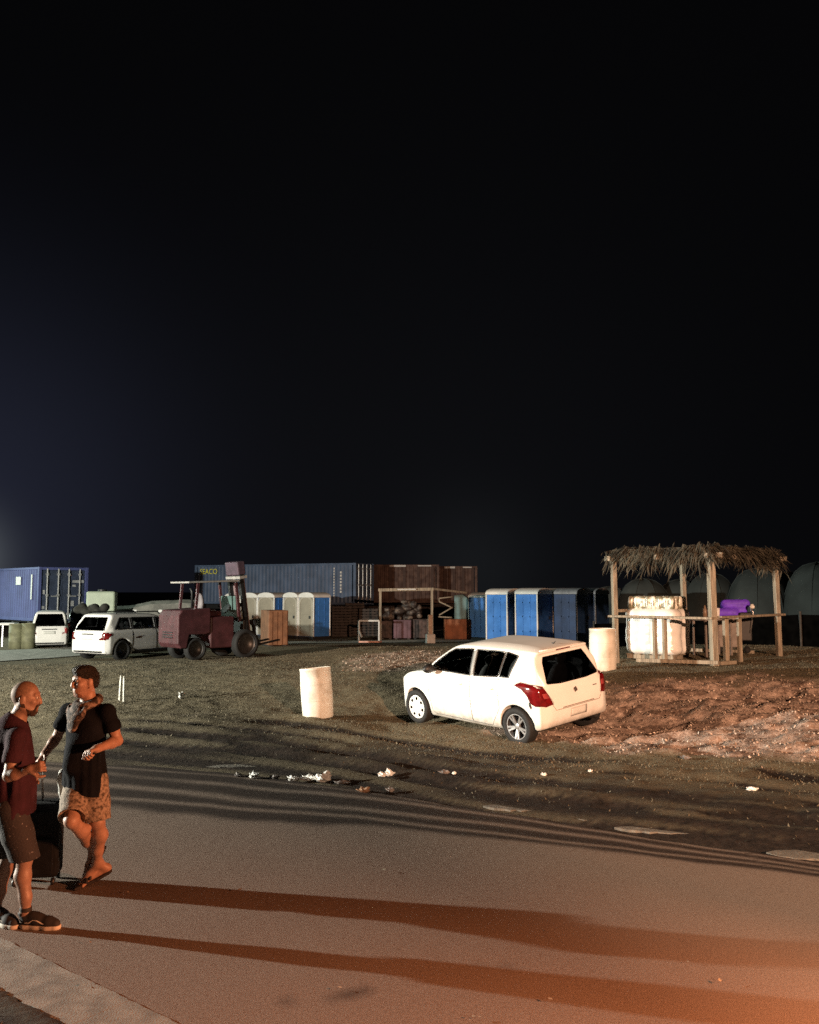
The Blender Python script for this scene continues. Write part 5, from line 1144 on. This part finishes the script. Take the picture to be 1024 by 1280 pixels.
# ------------------------------------------------------------------ shipping containers
def container(name, label, loc, rz, L, m, trim, doors=True, base=.0, group=None, bars=None, door_m=None):
    Wc, H = 2.44, 2.6; o = empty(name, (loc[0], loc[1], loc[2] + base), rz, label, 'container', group)
    w_ = MB(); n = int(L / .28)
    for s_ in (-1, 1):                                                           # corrugated long sides
        xs_ = []; 
        for k_ in range(n):
            x0 = -L / 2 + .16 + (L - .32) * k_ / n; st = (L - .32) / n
            xs_ += [(x0, 0), (x0 + st * .28, 0), (x0 + st * .5, .045), (x0 + st * .78, .045)]
        xs_.append((L / 2 - .16, 0)); pts = [(x_, s_ * (Wc / 2 - .02 - dd)) for x_, dd in xs_]
        vv = [(x_, y_, z_) for z_ in (.15, H - .12) for x_, y_ in pts]; k = len(pts); w_.add(vv, [(i, i + 1, k + i + 1, k + i) for i in range(k - 1)])
    w_.box((-L / 2 + .05, -Wc / 2 + .06, .10), (L / 2 - .05, Wc / 2 - .06, .16)); w_.box((-L / 2 + .05, -Wc / 2 + .04, H - .13), (L / 2 - .05, Wc / 2 - .04, H - .03)); w_.box((-L / 2 + .03, -Wc / 2 + .06, .12), (-L / 2 + .07, Wc / 2 - .06, H - .06))
    w_.build('walls', m, o)
    f_ = MB()
    for sx in (-1, 1):
        for sy in (-1, 1): f_.box((sx * L / 2 - .09, sy * (Wc / 2 - .07) - .07, 0), (sx * L / 2 + .09, sy * (Wc / 2 - .07) + .07, H))
    for sy in (-1, 1):
        for z0, z1 in ((.02, .16), (H - .12, H - .01)): f_.box((-L / 2 + .095, sy * (Wc / 2 - .05) - .05, z0), (L / 2 - .095, sy * (Wc / 2 - .05) + .05, z1))
    for sx in (-1, 1):
        for z0, z1 in ((.02, .18), (H - .14, H - .01)): f_.box((sx * L / 2 - .07, -Wc / 2 + .145, z0), (sx * L / 2 + .07, Wc / 2 - .145, z1))
    f_.build('frame', trim or m, o, .01)
    if doors:
        for s_ in (-1, 1):
            d_ = MB(); d_.box((L / 2 - .05, min(s_ * .01, s_ * 1.08), .19), (L / 2 + .0, max(s_ * .01, s_ * 1.08), H - .15))
            for zz in (.5, 1.0, 1.5, 2.0): d_.box((L / 2 + .001, min(s_ * .08, s_ * 1.02), zz), (L / 2 + .022, max(s_ * .08, s_ * 1.02), zz + .22))
            do = d_.build('door', door_m or m, o, .008)
            for yy in (.26, .80):
                b_ = MB(); b_.tube([(L / 2 + .07, s_ * yy, .10), (L / 2 + .07, s_ * yy, H - .08)], .036, 8)
                for zz in (.3, 1.2, 2.2): b_.box((L / 2 + .02, s_ * yy - .06, zz), (L / 2 + .10, s_ * yy + .06, zz + .10))
                b_.build('lock_rod', bars or pm('galvanised', (.42, .43, .43), .45, .15, 12, metal=.5), do)
            b_ = MB(); b_.box((L / 2 + .10, min(s_ * .28, s_ * .62), 1.18), (L / 2 + .12, max(s_ * .28, s_ * .62), 1.23)); b_.build('door_handle', bars or pm('galvanised', (.42, .43, .43)), do)
    return o
def put_text(parent, body, size, Mx, m, name):
    me_ = text_mesh(body, size); o = link(name, me_, m, parent); o.matrix_local = Mx; return o
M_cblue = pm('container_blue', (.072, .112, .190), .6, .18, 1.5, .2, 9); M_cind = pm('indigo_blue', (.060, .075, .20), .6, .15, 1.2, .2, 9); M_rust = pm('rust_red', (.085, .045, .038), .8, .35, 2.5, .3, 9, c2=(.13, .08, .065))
M_mark = pm('white_marking', (.55, .56, .55), .7, .1, 8)
# long blue container side-on behind the tan toilets, carried on a trailer
a_ = P(231, 711, 60); b_ = P(460, 701, 54); v_l = Vector((a_.x, a_.y, 0)); v_r = Vector((b_.x, b_.y, 0)); mid_ = (v_l + v_r) / 2; ang = math.atan2(v_r.y - v_l.y, v_r.x - v_l.x); Lc = 12.19
nrm_ = Vector((math.sin(ang), -math.cos(ang), 0)); c_ = mid_ - nrm_ * 1.22
big = container('shipping_container', 'long blue corrugated container with yellow lettering, standing behind the tan toilets', (c_.x, c_.y, 0), ang, Lc, M_cblue, M_cblue, True, 1.50)
put_text(big, 'SEACO', .50, Matrix.Translation((-Lc / 2 + 1.08, -1.226, 2.14)) @ Matrix.Rotation(math.pi / 2, 4, 'X') @ Matrix.Diagonal((.92, 1, 1, 1)), pm('yellow_lettering', (.75, .72, .08), .6), 'lettering')
mk = MB()
for k_ in range(7): mk.box((Lc / 2 - 1.02, -1.226, .75 + k_ * .2), (Lc / 2 - .90, -1.221, .75 + k_ * .2 + .13))
for k_ in range(11): mk.box((Lc / 2 - 1.48, -1.226, .5 + k_ * .17), (Lc / 2 - 1.40, -1.221, .5 + k_ * .17 + .11))
mk.build('stencilled_code', M_mark, big)
# trailer under it
tr = empty('trailer_chassis', (c_.x, c_.y, 0), ang, 'black trailer chassis with wheels under the long blue container', 'trailer')
f_ = MB(); f_.box((-6.0, -.55, 1.18), (6.0, -.40, 1.47)); f_.box((-6.0, .40, 1.18), (6.0, .55, 1.47))
for xx in np.linspace(-5.8, 5.8, 9): f_.box((xx - .08, -1.15, 1.30), (xx + .08, 1.15, 1.42))
f_.build('frame', M_black, tr)
for xx in (3.4, 4.7, -4.2):
    for s_ in (-1, 1): MB().lathe([(.001, -.14), (.38, -.14), (.50, -.12), (.50, .12), (.38, .14), (.001, .14)], 24, Matrix.Translation((xx, s_ * 1.0, .5)) @ Matrix.Rotation(math.pi / 2, 4, 'X'), False).build('wheel', M_tyre, tr, 0, True)
# indigo container on the left, doors towards the right
cor = P(48, 709, 42)                              # door plane direction (to the right and slightly away)
dv = Vector((math.cos(R(45)), math.sin(R(45)), 0)); ax_ = Vector((dv.y, -dv.x, 0)); Li = 6.06
cc = Vector((cor.x, cor.y, 0)) + dv * 1.22 - ax_ * Li / 2
ind = container('shipping_container', 'indigo blue container at left edge with four pale lock rods on its doors', (cc.x, cc.y, 0), math.atan2(ax_.y, ax_.x), Li, M_cind, M_cind, True, .92, door_m=pm('dark_navy', (.030, .042, .075), .6, .2, 2, .2, 9))
mk = MB(); mk.box((Li / 2 - .75, -1.245, 1.05), (Li / 2 - .62, -1.235, 2.25)); mk.build('side_stripe', M_mark, ind)
mk = MB(); mk.box((Li / 2 - 2.6, -1.245, 1.75), (Li / 2 - 2.0, -1.235, 2.15)); mk.build('side_marking', M_mark, ind)
mk = MB(); mk.box((Li / 2 + .023, .45, 1.85), (Li / 2 + .03, 1.02, 1.98)); mk.box((Li / 2 + .023, .45, 1.66), (Li / 2 + .03, .62, 1.76)); mk.box((Li / 2 + .023, .40, .72), (Li / 2 + .03, .55, .98)); mk.box((Li / 2 + .023, .86, .66), (Li / 2 + .03, 1.04, .92)); mk.box((Li / 2 + .023, -.98, 1.3), (Li / 2 + .03, -.88, 1.5)); mk.box((Li / 2 + .023, -1.0, .60), (Li / 2 + .03, -.88, .74)); mk.build('door_markings', pm('grey_marking', (.30, .31, .32), .7), ind)
st = empty('steel_stand', (cc.x, cc.y, 0), math.atan2(ax_.y, ax_.x), 'dark steel stand holding up the indigo container', 'stand'); s_ = MB()
for sx in (-2.8, 0, 2.8):
    for sy in (-1.05, 1.05): s_.box((sx - .12, sy - .12, -.2), (sx + .12, sy + .12, .88))
s_.build('legs', M_black, st); s_ = MB(); s_.box((-2.95, -1.15, .884), (2.95, -.95, .915)); s_.box((-2.95, .95, .884), (2.95, 1.15, .915)); s_.build('beams', M_black, st)
# rust red containers right of the blue one, with the junk frame in front
for px, d, wpx, base, lb in ((505, 61, 82, 1.55, 'rust red container right of the long blue one'), (566, 63, 54, 1.5, 'dark rust container end, rightmost above the junk frame')):
    L_ = wpx * d / F; p_ = P(px, 745, d); o = container('shipping_container', lb, (p_.x, p_.y, 0), R(2), max(3.0, L_), M_rust, M_rust, False, base, None)
    r_ = MB()
    for k_ in np.linspace(-.42, .42, 5): r_.box((k_ * L_ - .09, -1.27, .1), (k_ * L_ + .09, -1.222, 2.5))
    r_.build('side_posts', pm('rust_post', (.06, .035, .03), .8), o); MB().box((-.22 * L_, -1.285, 2.44), (.02 * L_, -1.275, 2.56)).build('pale_panel', M_mark, o); MB().box((.2 * L_, -1.285, 2.47), (.40 * L_, -1.275, 2.55)).build('pale_panel', M_mark, o)
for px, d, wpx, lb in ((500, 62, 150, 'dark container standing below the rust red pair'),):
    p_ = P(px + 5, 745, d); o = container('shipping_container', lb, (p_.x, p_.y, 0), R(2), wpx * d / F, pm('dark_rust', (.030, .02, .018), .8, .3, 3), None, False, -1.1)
def PB(px, py, d): return Vector(P(px, py, d))
fr = empty('timber_frame', (0, 0, 0), 0, 'pale timber goal-shaped frame in front of the rust containers', 'frame'); dF = 43  # plain frame of posts and crossbar
for px, pt, pb_, w_ in ((475.5, 737, 775, .11), (540, 737, 806, .11)):
    a_ = PB(px, pt, dF); b_ = PB(px, pb_, dF); MB().bar((b_.x, b_.y, gz(b_.x, b_.y) - .05), a_, w_, w_, (0, 1, 0)).build('post', M_wood, fr)
MB().bar(PB(473, 737.5, dF), PB(542, 736.5, dF), .14, .12, (0, 1, 0)).build('crossbar', M_wood, fr); MB().bar(PB(541, 736, dF), PB(583, 741, dF + 1.5), .10, .12, (0, 1, 0)).build('side_bar', M_wood, fr)
MB().bar(PB(497, 736.8, dF - .1), PB(520, 736.6, dF - .1), .05, .17, (0, 1, 0)).build('white_board', M_mark, fr)
zz = MB()
for (x0, y0), (x1, y1) in (((549, 748), (566, 746)), ((549, 752), (566, 760)), ((549, 769), (566, 759)), ((548, 771), (565, 772)), ((549, 752), (549, 748))): zz.tube([PB(x0, y0, dF + .4), PB(x1, y1, dF + .4)], .035, 6)
T(zz.build('folded_scissor_frame', M_wood), 'zigzag pale scissor frame beside the teal cover', 'scissor frame')
tl_ = MB(); pts = [PB(px, py, 0 + dF) for px, py in ((568, 744), (578, 743), (584, 747), (588, 756), (591, 774), (568, 774))]; n_ = len(pts)
vv = list(pts) + [q_ + Vector((.1, .9, 0)) for q_ in pts]; tl_.add(vv, [tuple(range(n_)), tuple(range(2 * n_ - 1, n_ - 1, -1))] + [(i, (i + 1) % n_, n_ + (i + 1) % n_, n_ + i) for i in range(n_)]); T(tl_.build('tarpaulin_cover', pm('teal_tarp', (.11, .22, .24), .6, .15, 3), None, .03), 'teal curved cover on top of the brown box', 'cover')
def crate(name, label, px0, px1, pt, pb_, d, m, cat='crate', dep=1.0, rz=0, slats=5, parts=True):
    a_ = PB(px0, pb_, d); w_ = (px1 - px0) * d / F; zt = PB(px0, pt, d).z; zb = min(PB(px0, pb_, d).z, zt - .3); zb = gz(a_.x, a_.y) if abs(zb - gz(a_.x, a_.y)) < .5 else zb; h_ = zt - zb
    o = empty(name, (a_.x + w_ / 2, d + dep / 2, zb), rz, label, cat); b_ = MB(); b_.box((-w_ / 2, -dep / 2, .05), (w_ / 2, dep / 2, h_)); b_.build('box', m, o, .03)
    s_ = MB()
    for k_ in range(slats): x_ = -w_ / 2 + w_ * (k_ + .5) / slats; s_.box((x_ - .05, -dep / 2 - .03, .08), (x_ + .05, -dep / 2 - .002, h_ - .05))
    s_.build('battens', m, o); s_ = MB()
    for x_ in (-.35, .35): s_.box((x_ * w_ - .06, -dep / 2, 0), (x_ * w_ + .06, dep / 2, .048))
    s_.build('runners', M_black, o); return o
M_or = pm('orange_brown', (.24, .085, .035), .7, .3, 3, .2, 12); M_dk = pm('dark_junk', (.030, .022, .022), .7, .5, 5, c2=(.09, .06, .055))
crate('crate', 'orange brown box under the teal cover', 556, 592, 774, 803, dF - .1, M_or)
crate('crate', 'brown box standing left of the tan toilets, beside the forklift', 327, 352, 763, 801, 36.5, pm('warm_brown', (.17, .075, .035), .7, .25, 3, .2, 12), dep=1.3, rz=R(24), slats=4)
crate('crate', 'dull purple crate inside the junk frame', 492, 514, 775, 803, dF + .8, pm('dull_purple', (.11, .06, .08), .7, .3, 3)); crate('crate', 'dark crate at the left inside the junk frame', 476, 490, 776, 804, dF + 1.0, M_dk); crate('crate', 'dark crate right inside the junk frame', 516, 536, 774, 804, dF + 1.0, M_dk)
for k_, (px, py, w_, h_) in enumerate(((500, 775, .9, .9), (520, 774, .8, 1.1), (486, 776, .6, .8), (510, 774, .5, 1.2))):
    p_ = PB(px, py, dF + 1.1); S = Solid((-.6, -.4, -.05), (.6, .4, 1.3), .045)
    rs = random.Random(k_ + 2)
    for j_ in range(7): S.ell((rs.uniform(-.3, .3) * w_, rs.uniform(-.15, .15), rs.uniform(.08, h_ * .75)), (rs.uniform(.12, .25), rs.uniform(.1, .2), rs.uniform(.1, .2)), None, .05)
    o = S.build('scrap_bundle', pm('tangled_scrap', (.05, .035, .03), .6, .5, 4, .5, 9, c2=(.20, .16, .13), ramp=(.5, .65))); o.location = (p_.x, p_.y, p_.z); T(o, ('bulky scrap bundle in the middle of the junk frame', 'tall scrap bundle at right in the junk frame', 'small scrap bundle at left in the junk frame', 'narrow scrap bundle behind the middle of the junk frame')[k_], 'scrap bundle')
# post on a concrete block, low pipe trestle, pink board
p_ = PB(538, 808, 39.5); cb = empty('post_base', (p_.x, p_.y, gz(p_.x, p_.y)), .2, 'pale post standing in a white concrete block', 'post'); MB().box((-.19, -.19, -.05), (.19, .19, .40)).build('block', M_mark, cb, .03); MB().bar((0, 0, .39), (.0, 0, 1.25), .20, .14, (0, 1, 0)).build('post', pm('peach_paint', (.45, .34, .26), .7), cb, .02)
dT = 42; o = empty('pipe_trestle', (0, 0, 0), 0, 'low grey pipe trestle left of the junk frame', 'trestle')
for px in (449, 474): a_ = PB(px, 776, dT); MB().tube([(a_.x, a_.y, gz(a_.x, a_.y)), a_], .045, 8).build('leg', M_mark, o)
MB().tube([PB(449, 776, dT), PB(474, 776, dT)], .05, 8).build('top_bar', M_mark, o); a_ = PB(449, 788, dT); MB().tube([a_, PB(452, 796, dT - .3)], .05, 8).build('brace', M_mark, o)
p_ = G(463, 804, .12); o = MB().prism([(-.50, -.15), (.36, -.2), (.50, .1), (-.35, .2)], .07).build('board', pm('pink_board', (.55, .32, .26), .7, .15, 5), None, .01); o.location = (p_.x, p_.y, gz(p_.x, p_.y) + .05); T(o, 'pinkish board lying at the edge of the service road', 'board')
# dark stacked pallets filling the yard between the toilets and frame
for k_, (px, d, n_) in enumerate(((428, 47, 11), (443, 48, 12), (459, 47.5, 10))):
    p_ = PB(px, 790, d); o = empty('pallet_stack', (p_.x, p_.y, gz(p_.x, p_.y)), .1 * k_, ('dark pallet stack just right of the blue toilet side', 'tallest dark pallet stack under the container edge', 'dark pallet stack left of the junk frame')[k_], 'pallets')
    for j_ in range(n_):
        q_ = MB(); z_ = j_ * .145
        for yy in (-.45, 0, .45): q_.box((-.5, yy - .05, z_), (.5, yy + .05, z_ + .10))
        for xx in np.linspace(-.45, .45, 5): q_.box((xx - .06, -.5, z_ + .102), (xx + .06, .5, z_ + .125))
        q_.build('pallet', pm('dark_timber', (.045, .036, .032), .85, .3, 5), o)

# ------------------------------------------------------------------ forklift
M_mar = pm('maroon_paint', (.070, .022, .026), .5, .25, 4, .1, 20); M_marp = M_mar
p_ = G(268, 822, .18); fk = empty('forklift', (p_.x, p_.y, gz(p_.x, p_.y)), 0, 'maroon rough-terrain forklift with raised mast and overhead guard', 'forklift')
def fkb(): return MB()
b_ = MB(); prof = [(-1.60, .40), (-1.70, .55), (-1.70, 1.42), (-1.58, 1.60), (-.55, 1.66), (-.55, .86), (-.70, .82), (-1.30, .82), (-1.38, .40)]
b_.prism(prof, 1.32, Matrix.Translation((0, .66, 0)) @ Matrix.Rotation(math.pi / 2, 4, 'X')); b_.build('counterweight', M_mar, fk, .035, False, 2)
for zz in (.72, .80, .88): MB().box((-1.72, -.32, zz), (-1.702, .32, zz + .035)).build('grille_slat', M_black, fk)
for sy in (-.12, .12): MB().tube([(.70, sy, 1.2), (.95, sy * 1.3, 1.6), (1.02, sy * 1.2, 2.2), (.92, sy, 2.5)], .02, 6).build('hydraulic_hose', M_black, fk, 0, True)
MB().tube([(-.62, .45, 1.55), (-.62, .45, 2.15), (-.68, .45, 2.3)], .04, 8).build('exhaust_pipe', M_black, fk, 0, True)
b_ = MB(); b_.box((-.545, -.64, .36), (.35, .64, 1.38)); b_.box((-.540, -.52, 1.382), (-.05, .52, 1.56)); b_.build('body', M_mar, fk, .05)
b_ = MB(); b_.box((.352, -.60, .45), (.95, .60, .80)); b_.box((.75, -.55, .802), (.93, .55, 1.25)); b_.build('cowl', M_black, fk, .03)
S = Solid((-.75, -.35, 1.35), (.15, .35, 2.3), .022); S.cap((-.52, -.18, 1.5), (-.15, -.18, 1.5), .09, None, .05); S.cap((-.52, .18, 1.5), (-.15, .18, 1.5), .09, None, .05); S.ell((-.60, 0, 1.80), (.11, .24, .34), None, .05); S.build('seat', pm('grey_vinyl', (.20, .18, .19), .6, .2, 6), fk)
for sx, xt in ((-1.05, -.95), (.62, .45)):
    for sy in (-.52, .52): MB().bar((sx, sy, 1.2), (xt, sy, 2.50), .08, .07, (0, 1, 0)).build('guard_pillar', M_mar, fk)
b_ = MB(); b_.box((-1.25, -.62, 2.50), (.62, .62, 2.555), Matrix.Rotation(R(-2), 4, 'Y')); b_.build('roof_guard', pm('pale_grey_paint', (.35, .33, .31), .5), fk, .015)
Mm = Matrix.Translation((1.12, 0, .25)) @ Matrix.Rotation(R(-9), 4, 'Y')
for sy in (-.36, .36):
    MB().box((-.07, sy - .06, .0), (.07, sy + .06, 2.55), Mm).build('mast_rail', M_black, fk); MB().box((.075, sy - .045 - (.10 if sy > 0 else -.10), .3), (.17, sy + .045 - (.10 if sy > 0 else -.10), 2.72), Mm).build('inner_rail', pm('grey_pink_paint', (.24, .17, .17), .5), fk)
for z_ in (.35, 1.45): MB().box((-.05, -.30, z_), (.06, .30, z_ + .12), Mm).build('mast_crossmember', M_black, fk)
MB().box((-.09, -.44, 2.40), (.20, .44, 2.49), Mm).build('mast_crossmember', pm('pale_grey_paint', (.35, .33, .31)), fk); MB().box((-.10, -.40, 2.52), (.20, .40, 2.98), Mm).build('mast_head', pm('dull_mauve', (.075, .045, .065), .6, .2, 5), fk, .04)
MB().tube([Mm @ Vector((0, 0, .2)), Mm @ Vector((0, 0, 2.4))], .05, 10).build('lift_ram', M_chrome, fk, 0, True)
b_ = MB(); b_.box((.20, -.55, .25), (.27, .55, .40), Mm); b_.box((.20, -.55, .80), (.27, .55, .95), Mm); b_.build('carriage', M_black, fk)
for sy in (-.32, .32): b_ = MB(); b_.box((.272, sy - .07, .05), (.33, sy + .07, .95), Mm); b_.box((.331, sy - .07, .05), (1.25, sy + .07, .10), Mm); b_.build('fork', M_black, fk)
b_ = MB(); b_.box((.62, -.46, 1.28), (.66, .46, 2.0), Matrix.Rotation(R(-4), 4, 'Y')); b_.build('front_screen', pm('teal_glass', (.10, .16, .15), .2), fk)
MB().lathe([(.001, -.02), (.17, -.02), (.19, 0), (.17, .02), (.001, .02)], 20, Matrix.Translation((.42, 0, 1.62)) @ Matrix.Rotation(R(-60), 4, 'Y'), False).build('steering_wheel', M_black, fk)
for x_, y_, r_, w2 in ((-1.02, .52, .36, .26), (-1.02, -.52, .36, .26), (.72, .70, .47, .34), (.72, -.70, .47, .34)): wheel('wheel', fk, x_, y_, r_, r_, w2, 'plain', 1 if y_ > 0 else -1)
for sy in (-.40, .40): MB().box((-1.665, sy - .10, 1.02), (-1.60, sy + .10, 1.10)).build('rear_lamp', M_wh, fk, .015)
place(fk, fk.location, 47)

# ------------------------------------------------------------------ things at the left of the yard
def bin_(label, px, d, r, h_):
    p_ = PB(px, 800, d); o = empty('drum', (p_.x, p_.y, gz(p_.x, p_.y) - .05), 0, label, 'drum', 'olive drums at the left edge'); m_ = pm('olive_drum', (.17, .17, .10), .7, .25, 4)
    MB().lathe([(.001, 0), (r, 0), (r, h_ * .33), (r * 1.03, h_ * .345), (r, h_ * .36), (r, h_ * .66), (r * 1.03, h_ * .675), (r, h_ * .69), (r, h_), (.001, h_ - .02)], 30, None, False).build('barrel', m_, o, 0, True); MB().lathe([(r * .98, h_), (r * 1.03, h_ + .005), (r * 1.03, h_ + .03), (r * .96, h_ + .03)], 30, None, False).build('rim', m_, o)
bin_('olive drum at left edge, nearer the frame edge of two', 20, 37.5, .29, 1.05); bin_('olive drum between the other olive drum and the white van', 35.5, 37.5, .28, 1.08)
p_ = PB(12, 779, 38.5); o = empty('folding_table', (p_.x, p_.y, gz(p_.x, p_.y)), .1, 'white topped folding table at the left edge above the drums', 'table'); zt = p_.z - gz(p_.x, p_.y); MB().box((-.42, -.3, zt - .08), (.30, .3, zt + .02)).build('tabletop', M_wh, o, .02)
for sx in (-.36, .24):
    for sy in (-.25, .25): MB().bar((sx, sy, 0), (sx, sy, zt - .08), .04).build('leg', M_chrome, o)
# square tank behind the suv
p_ = PB(126, 800, 40); o = empty('water_tank', (p_.x, p_.y, gz(p_.x, p_.y)), R(12), 'pale green square water tank on a dark stand behind the suv', 'tank'); wt = 34 * 40 / F; zt = PB(125, 738, 40).z; zb = PB(125, 772, 40).z
MB().box((-wt / 2, -.5, zb), (wt / 2, .5, zt)).build('tank', pm('pale_green_plastic', (.36, .42, .32), .5, .1, 3), o, .09, False, 3); b_ = MB(); b_.box((-wt / 2, -.5, .0), (wt / 2, .5, zb - .004)); b_.build('stand', M_black, o, .02)
b_ = MB(); b_.lathe([(.001, 0), (.2, 0), (.2, .08), (.001, .09)], 20, Matrix.Translation((0, 0, zt)), False); b_.build('lid', M_black, o)
b_ = Solid((-.75, -.4, 0), (.75, .4, .8), .035)
for j_ in range(9): b_.ell((-.5 + .125 * j_, .08 * math.sin(j_ * 2), .33 + .10 * math.sin(j_ * 1.7)), (.17, .2, .15), None, .05)
o = b_.build('net_bundle', pm('dark_net', (.02, .02, .016), .9, .4, 7)); p2 = P(126, 771, 34.0); o.location = (p2.x, 33.0, suv.location.z + 1.42); T(o, 'dark bundled net tied on the suv roof', 'bundle')
# long low covered trailer behind the suv
dL = 42; a_, b2 = PB(140, 760, dL), PB(246, 750, dL); o = empty('covered_trailer', (0, 0, 0), 0, 'long low grey tarpaulin trailer behind the suv and forklift', 'trailer')
zt0, zt1 = a_.z, b2.z; vv = []; n_ = 9
for k_ in range(n_):
    s_ = k_ / (n_ - 1); x_ = a_.x + (b2.x - a_.x) * s_; z_ = zt0 + (zt1 - zt0) * min(1, s_ * 1.6) + .03 * math.sin(k_ * 2)
    vv.append([(x_, dL - .8, .75), (x_, dL - .8, z_ - .15), (x_, dL - .5, z_), (x_, dL + .5, z_), (x_, dL + .8, z_ - .15), (x_, dL + .8, .75)])
MB().add([q for r_ in vv for q in r_], [(k_ * 6 + i, k_ * 6 + i + 1, k_ * 6 + 7 + i, k_ * 6 + 6 + i) for k_ in range(n_ - 1) for i in range(5)] + [tuple(range(6)), tuple((n_ - 1) * 6 + i for i in range(6))[::-1]]).build('tarpaulin', pm('grey_tarp', (.16, .16, .14), .7, .3, 3, .4, 6), o)
MB().box((a_.x - .1, dL - .85, .55), (b2.x + .1, dL + .85, .74)).build('bed', M_black, o, .02)
for x_ in (a_.x + .8, b2.x - .9, b2.x - 1.7):
    for y_ in (-.75, .75): MB().lathe([(.001, -.1), (.28, -.1), (.33, -.07), (.33, .07), (.28, .1), (.001, .1)], 22, Matrix.Translation((x_, dL + y_, .33)) @ Matrix.Rotation(math.pi / 2, 4, 'X'), False).build('wheel', M_tyre, o, 0, True)
for x_ in (168, 200): q_ = PB(x_, 764, dL - .86); MB().box((q_.x - .08, dL - .84, q_.z - .06), (q_.x + .10, dL - .80, q_.z + .07)).build('reflector', M_wh, o, .01)
